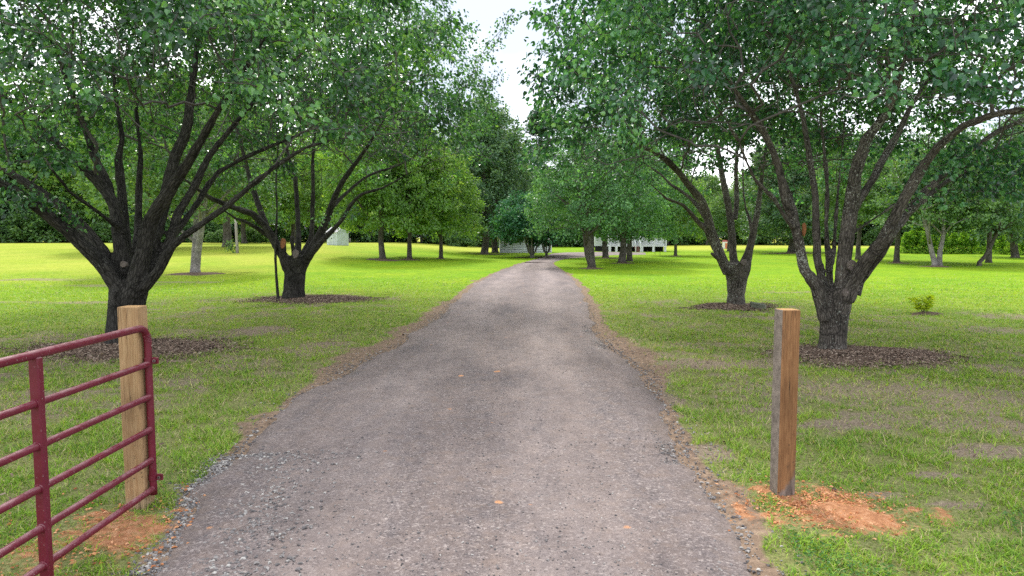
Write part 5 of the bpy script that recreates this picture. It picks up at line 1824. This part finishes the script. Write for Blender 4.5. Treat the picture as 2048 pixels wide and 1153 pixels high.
for sy in (-1, 1):
    mb = MB()
    e = 0.12
    sl = (hr - he) / y0
    v = [(-x0 - e, sy * (y0 + e), he - e * sl + .03), (x0 + e, sy * (y0 + e), he - e * sl + .03), (x0 + e, 0, hr + .03), (-x0 - e, 0, hr + .03)]
    v += [(a, b, z - .045) for a, b, z in v]
    mb.add(v, [(0, 1, 2, 3), (7, 6, 5, 4), (0, 4, 5, 1), (1, 5, 6, 2), (2, 6, 7, 3), (3, 7, 4, 0)])
    for k in range(8):
        xx = -x0 + (k + .5) * ww / 8
        mb.add([(xx - .03, sy * (y0 + e), he - e * sl + .05), (xx + .03, sy * (y0 + e), he - e * sl + .05), (xx + .03, 0, hr + .055), (xx - .03, 0, hr + .055)], [(0, 1, 2, 3)])
    mb.build('roof', M_TINROOF, shed)
for sx_ in (-1, 1):
    mb = MB().box((sx_ * ww * .1, -y0 - .02, he * .47), (ww * .195, 0.03, he * .92), bev=0.004)
    dr_ = mb.build('door', M_TIN, shed)
    MB().box((sx_ * 0.06, -y0 - .045, he * .5), (0.03, 0.03, 0.12)).build('handle', M_HANDLE, dr_)

# ------------------------------------------------------------------ white house with porch, white cottage
M_WHITE = flat_mat('white_paint', (0.74, 0.75, 0.77), 0.6, 0.3, var=0.06, nscale=1.5)
M_SIDING = flat_mat('white_siding', (0.66, 0.68, 0.72), 0.65, 0.3, var=0.08, nscale=1.2)
M_ROOF = flat_mat('grey_shingles', (0.16, 0.155, 0.15), 0.9, 0.1, var=0.3, nscale=5)
M_STEP = flat_mat('brown_steps', (0.16, 0.085, 0.065), 0.8, 0.2, var=0.2)
M_CRAWL = flat_mat('crawl_shade_dark', (0.035, 0.033, 0.036), 0.95, 0.05, var=0.3)  # near-black colour for the shade in the crawl space
m, nt, out = new_mat('window_glass')
N = NT(nt)
nt.links.new(N.principled((0.02, 0.025, 0.03), 0.06, 0.6), out.inputs['Surface'])
M_GLASS = m


def siding(mb, x0, x1, y, z0, z1, step, th=0.02, axis_x=True, holes=(), gap=0.0):
    z = z0
    zn = z0
    while zn < z1 - 1e-4:
        z = zn
        zn = min(z + step, z1)
        zt = zn - gap
        spans = [(x0, x1)]
        for (a, b, c_, d_) in holes:
            if zt > c_ and z < d_:
                spans = [s for (p, q_) in spans for s in ((p, min(q_, a)), (max(p, b), q_)) if s[1] - s[0] > 0.02]
        for (p, q_) in spans:
            if axis_x:
                v = [(p, y, z), (q_, y, z), (q_, y + th * .9, zt), (p, y + th * .9, zt), (p, y + th + .1, z), (q_, y + th + .1, z), (q_, y + th + .1, zt), (p, y + th + .1, zt)]
            else:
                sgn = 1 if th > 0 else -1
                v = [(y, p, z), (y, q_, z), (y - th * .9, q_, zt), (y - th * .9, p, zt), (y - th - sgn * .1, p, z), (y - th - sgn * .1, q_, z), (y - th - sgn * .1, q_, zt), (y - th - sgn * .1, p, zt)]
            mb.add(v, [(0, 1, 2, 3), (0, 4, 5, 1), (3, 2, 6, 7), (0, 3, 7, 4), (1, 5, 6, 2), (4, 7, 6, 5)])
    return mb


def gable_roof(parent, x0, x1, y0, y1, ze, zr, over, mat, ridge_x=True, rows=10):
    ym = (y0 + y1) / 2
    mb = MB()
    for sy, ya in ((-1, y0 - over), (1, y1 + over)):
        sl = (zr - ze) / (ym - y0)
        for k in range(rows):
            t0, t1 = k / rows, (k + 1) / rows
            pa, pb = ya + (ym - ya) * t0, ya + (ym - ya) * t1
            za, zb_ = ze - over * sl + (zr - ze + over * sl) * t0 + .02, ze - over * sl + (zr - ze + over * sl) * t1
            v = [(x0 - over, pa, za), (x1 + over, pa, za), (x1 + over, pb, zb_), (x0 - over, pb, zb_)]
            v += [(a, b, z - .10) for a, b, z in v]
            mb.add(v, [(0, 1, 2, 3), (7, 6, 5, 4), (0, 4, 5, 1), (1, 5, 6, 2), (2, 6, 7, 3), (3, 7, 4, 0)])
    return mb.build('roof', mat, parent)


def window(parent, x, z, w, h, y, nx=2, nz=2):
    mb = MB()
    t = 0.07
    for (a, b, c_, d_) in ((x - w / 2 - t / 2, z, t, h + 2 * t), (x + w / 2 + t / 2, z, t, h + 2 * t), (x, z - h / 2 - t / 2, w, t), (x, z + h / 2 + t / 2, w, t)):
        mb.box((a, y - .02, b), (c_, .08, d_))
    for k in range(1, nx):
        mb.box((x - w / 2 + w * k / nx, y - .005, z), (.03, .04, h))
    for k in range(1, nz):
        mb.box((x, y - .006, z - h / 2 + h * k / nz), (w, .036, .03))
    f = mb.build('window', M_WHITE, parent)
    MB().box((x, y + .03, z), (w, .02, h)).build('pane', M_GLASS, f)
    return f


hc = G(1274, 504)
hs = hc[1] / FPX
house = empty('white_house', (float(hc[0]), float(hc[1]), float(hc[2])), -0.03)
tag(house, 'white house with railed porch on piers half hidden by trees', 'house')
X0, X1, DK = -58 * hs, 59 * hs, 12.5 * hs          # porch edges and deck height
PD = 2.2
wx0, wx1, wy0, wy1 = X0 - 1.6, X1 + 0.0, PD, PD + 8.5
mb = MB()
siding(mb, wx0, wx1, wy0, DK - .1, DK + 2.7, 0.16, holes=[(-1.0, 0.0, DK, DK + 2.1), (-3.6, -2.5, DK + .7, DK + 2.0), (1.6, 2.8, DK + .7, DK + 2.0)])
siding(mb, wy0 + .12, wy1, wx1, DK - .1, DK + 2.7, 0.16, 0.02, False)
siding(mb, wy0 + .12, wy1, wx0, DK - .1, DK + 2.7, 0.16, -0.02, False)
mb.build('wall', M_SIDING, house)
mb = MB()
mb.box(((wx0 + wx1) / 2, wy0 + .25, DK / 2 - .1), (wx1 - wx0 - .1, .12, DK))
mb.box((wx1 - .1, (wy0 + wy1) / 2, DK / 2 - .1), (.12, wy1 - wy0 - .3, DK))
mb.build('crawl_shade', M_CRAWL, house)  # dark panels added to draw the shade under the house
MB().box(((X0 + X1) / 2, PD / 2, DK - .07), (X1 - X0, PD - .02, .15)).build('porch_deck', M_WHITE, house)
gable_roof(house, wx0, wx1, -0.2, wy1, DK + 2.75, DK + 5.0, 0.35, M_ROOF)
for sx_ in (wx0, wx1):
    mb = MB()
    mb.add([(sx_, wy0 - 1.0, DK + 2.7), (sx_, wy1, DK + 2.7), (sx_, (wy1 - .2) / 2, DK + 4.75), (sx_ - .1, wy0 - 1.0, DK + 2.7), (sx_ - .1, wy1, DK + 2.7), (sx_ - .1, (wy1 - .2) / 2, DK + 4.75)],
           [(0, 1, 4, 3), (1, 2, 5, 4), (2, 0, 3, 5)], [(0, 2, 1), (3, 4, 5)])
    mb.build('gable', M_SIDING, house)
window(house, -3.05, DK + 1.35, 1.1, 1.3, wy0)
window(house, 2.2, DK + 1.35, 1.2, 1.3, wy0)
d_ = MB().box((-.5, wy0 + .05, DK + 1.04), (.98, .06, 2.06), bev=.01)
do = d_.build('door', flat_mat('blue_grey_door', (0.20, 0.26, 0.33), 0.5, 0.3), house)
MB().box((-.12, wy0 + .0, DK + 1.0), (.05, .06, .05)).build('handle', M_HANDLE, do)
STX = (-6 * hs, 3.5 * hs)
for k, px in enumerate((1220, 1233, 1258, 1284, 1307, 1330)):
    xx = (px - 1274) * hs
    mb = MB().box((xx, .16, (DK - .15) / 2 - .08), (.32, .30, DK - .02), bev=.01)
    mb.build('pier', M_WHITE, house)
for px in (1217, 1237, 1265.5, 1280, 1308, 1332):
    MB().box(((px - 1274) * hs, .08, DK + 1.35), (.13, .13, 2.7), bev=.008).build('porch_post', M_WHITE, house)
for a, b in ((X0 + .1, STX[0] - .2), (STX[1] + .2, X1 - .1)):
    mb = MB()
    mb.box(((a + b) / 2, .08, DK + .92), (b - a, .09, .06))
    mb.box(((a + b) / 2, .08, DK + .12), (b - a, .07, .06))
    k = int((b - a) / .13)
    for j in range(k):
        mb.box((a + (j + .5) * (b - a) / k, .08, DK + .52), (.04, .04, .75))
    mb.build('porch_rail', M_WHITE, house)
for k in range(5):
    MB().box(((STX[0] + STX[1]) / 2, -.15 - .28 * k, DK * (1 - (k + 1) / 5.6) - .06), (STX[1] - STX[0], .30, DK * .22), bev=.006).build('step', M_STEP, house)
for xx in STX:
    mb = MB()
    mb.box((xx, -1.5, .55), (.09, .09, 1.3))
    mb.box((xx, -.02, DK + .45), (.09, .09, .95))
    mb.add([(xx - .04, -1.5, 1.12), (xx + .04, -1.5, 1.12), (xx + .04, 0, DK + .95), (xx - .04, 0, DK + .95), (xx - .04, -1.5, 1.20), (xx + .04, -1.5, 1.20), (xx + .04, 0, DK + 1.03), (xx - .04, 0, DK + 1.03)],
           [(3, 2, 1, 0), (4, 5, 6, 7), (0, 1, 5, 4), (1, 2, 6, 5), (2, 3, 7, 6), (3, 0, 4, 7)])
    mb.build('step_rail', M_WHITE, house)

cc = G(1022, 506)
cs_ = cc[1] / FPX
cot = empty('white_cottage', (float(cc[0]), float(cc[1]), float(cc[2])), 0.04)
tag(cot, 'small white weatherboard cottage with one little window behind the crape myrtle', 'cottage')
a0, a1, hw, dp = -22 * cs_, 81 * cs_, 30 * cs_, 4.6
mb = MB()
wz, wx = 18 * cs_, -11 * cs_
siding(mb, a0, a1, 0, -.15, hw, 4.6 * cs_, 0.035, holes=[(wx - .2, wx + .2, wz - .3, wz + .3)], gap=0.045)
siding(mb, .13, dp, a0, -.15, hw, 5.2 * cs_, -0.035, False)
siding(mb, .13, dp, a1, -.15, hw, 5.2 * cs_, 0.035, False)
mb.build('wall', M_SIDING, cot)
MB().box(((a0 + a1) / 2, dp / 2, hw / 2 - .08), (a1 - a0 - .24, dp - .22, hw + .1)).build('shadow_backing', flat_mat('shadow_line_grey', (0.20, 0.21, 0.23), .9, .1), cot)  # dark backing colours in the shadow lines between the boards
window(cot, wx, wz, .40, .60, 0.0)
MB().box((a0 + .02, -.02, hw / 2), (.12, .1, hw)).build('corner_board', M_WHITE, cot)
MB().box((a1 - .02, -.02, hw / 2), (.12, .1, hw)).build('corner_board', M_WHITE, cot)
gable_roof(cot, a0, a1, 0, dp, hw, hw + 1.3, .25, flat_mat('pale_roof', (0.48, 0.48, 0.50), .7, .2, var=.15), rows=8)

# ------------------------------------------------------------------ small things on the far lawn
c = G(1450, 498)
s = c[1] / FPX
hut = empty('garden_box', (float(c[0]), float(c[1]), float(c[2])), -0.25)
tag(hut, 'small upright white box with red rounded top and orange front beside a far trunk', 'box')
MB().box((0, 0, 7 * s), (10 * s, 8 * s, 14.2 * s), bev=.04).build('body', M_WHITE, hut)
MB().box((2.0 * s, -4.05 * s, 6 * s), (4.5 * s, .04, 11 * s), bev=.01).build('front', flat_mat('orange_paint', (0.55, 0.19, 0.10), .6, .3), hut)
mb = MB()
arc = [(math.cos(t) * 5.2 * s, math.sin(t) * 3.4 * s + 14 * s) for t in np.linspace(0, math.pi, 9)]
V = [(x, -4.2 * s, z) for x, z in arc] + [(x, 4.2 * s, z) for x, z in arc]
mb.add(V, [(i, i + 1, i + 10, i + 9) for i in range(8)] + [(0, 9, 17, 8)], [(0, i + 1, i) for i in range(1, 8)][0:7] + [(9, 9 + i, 10 + i) for i in range(1, 8)])
mb.build('top', flat_mat('red_paint', (0.50, 0.12, 0.14), .6, .3), hut)
for px, py, hpx in ((1295, 507, 5), (1310, 511, 9), (1320, 511, 8)):
    c = G(px, py)
    mb = MB().tube([(0, 0, -.1), (0, 0, hpx / FPX * c[1])], .025, 6)
    mb.box((0, 0, hpx / FPX * c[1]), (.08, .03, .05))
    tag(mb.build('metal_stake', M_STEEL, None, False, tuple(c)), 'thin dark metal stake in the lawn before the white porch', 'stake', 'metal stakes before the porch')
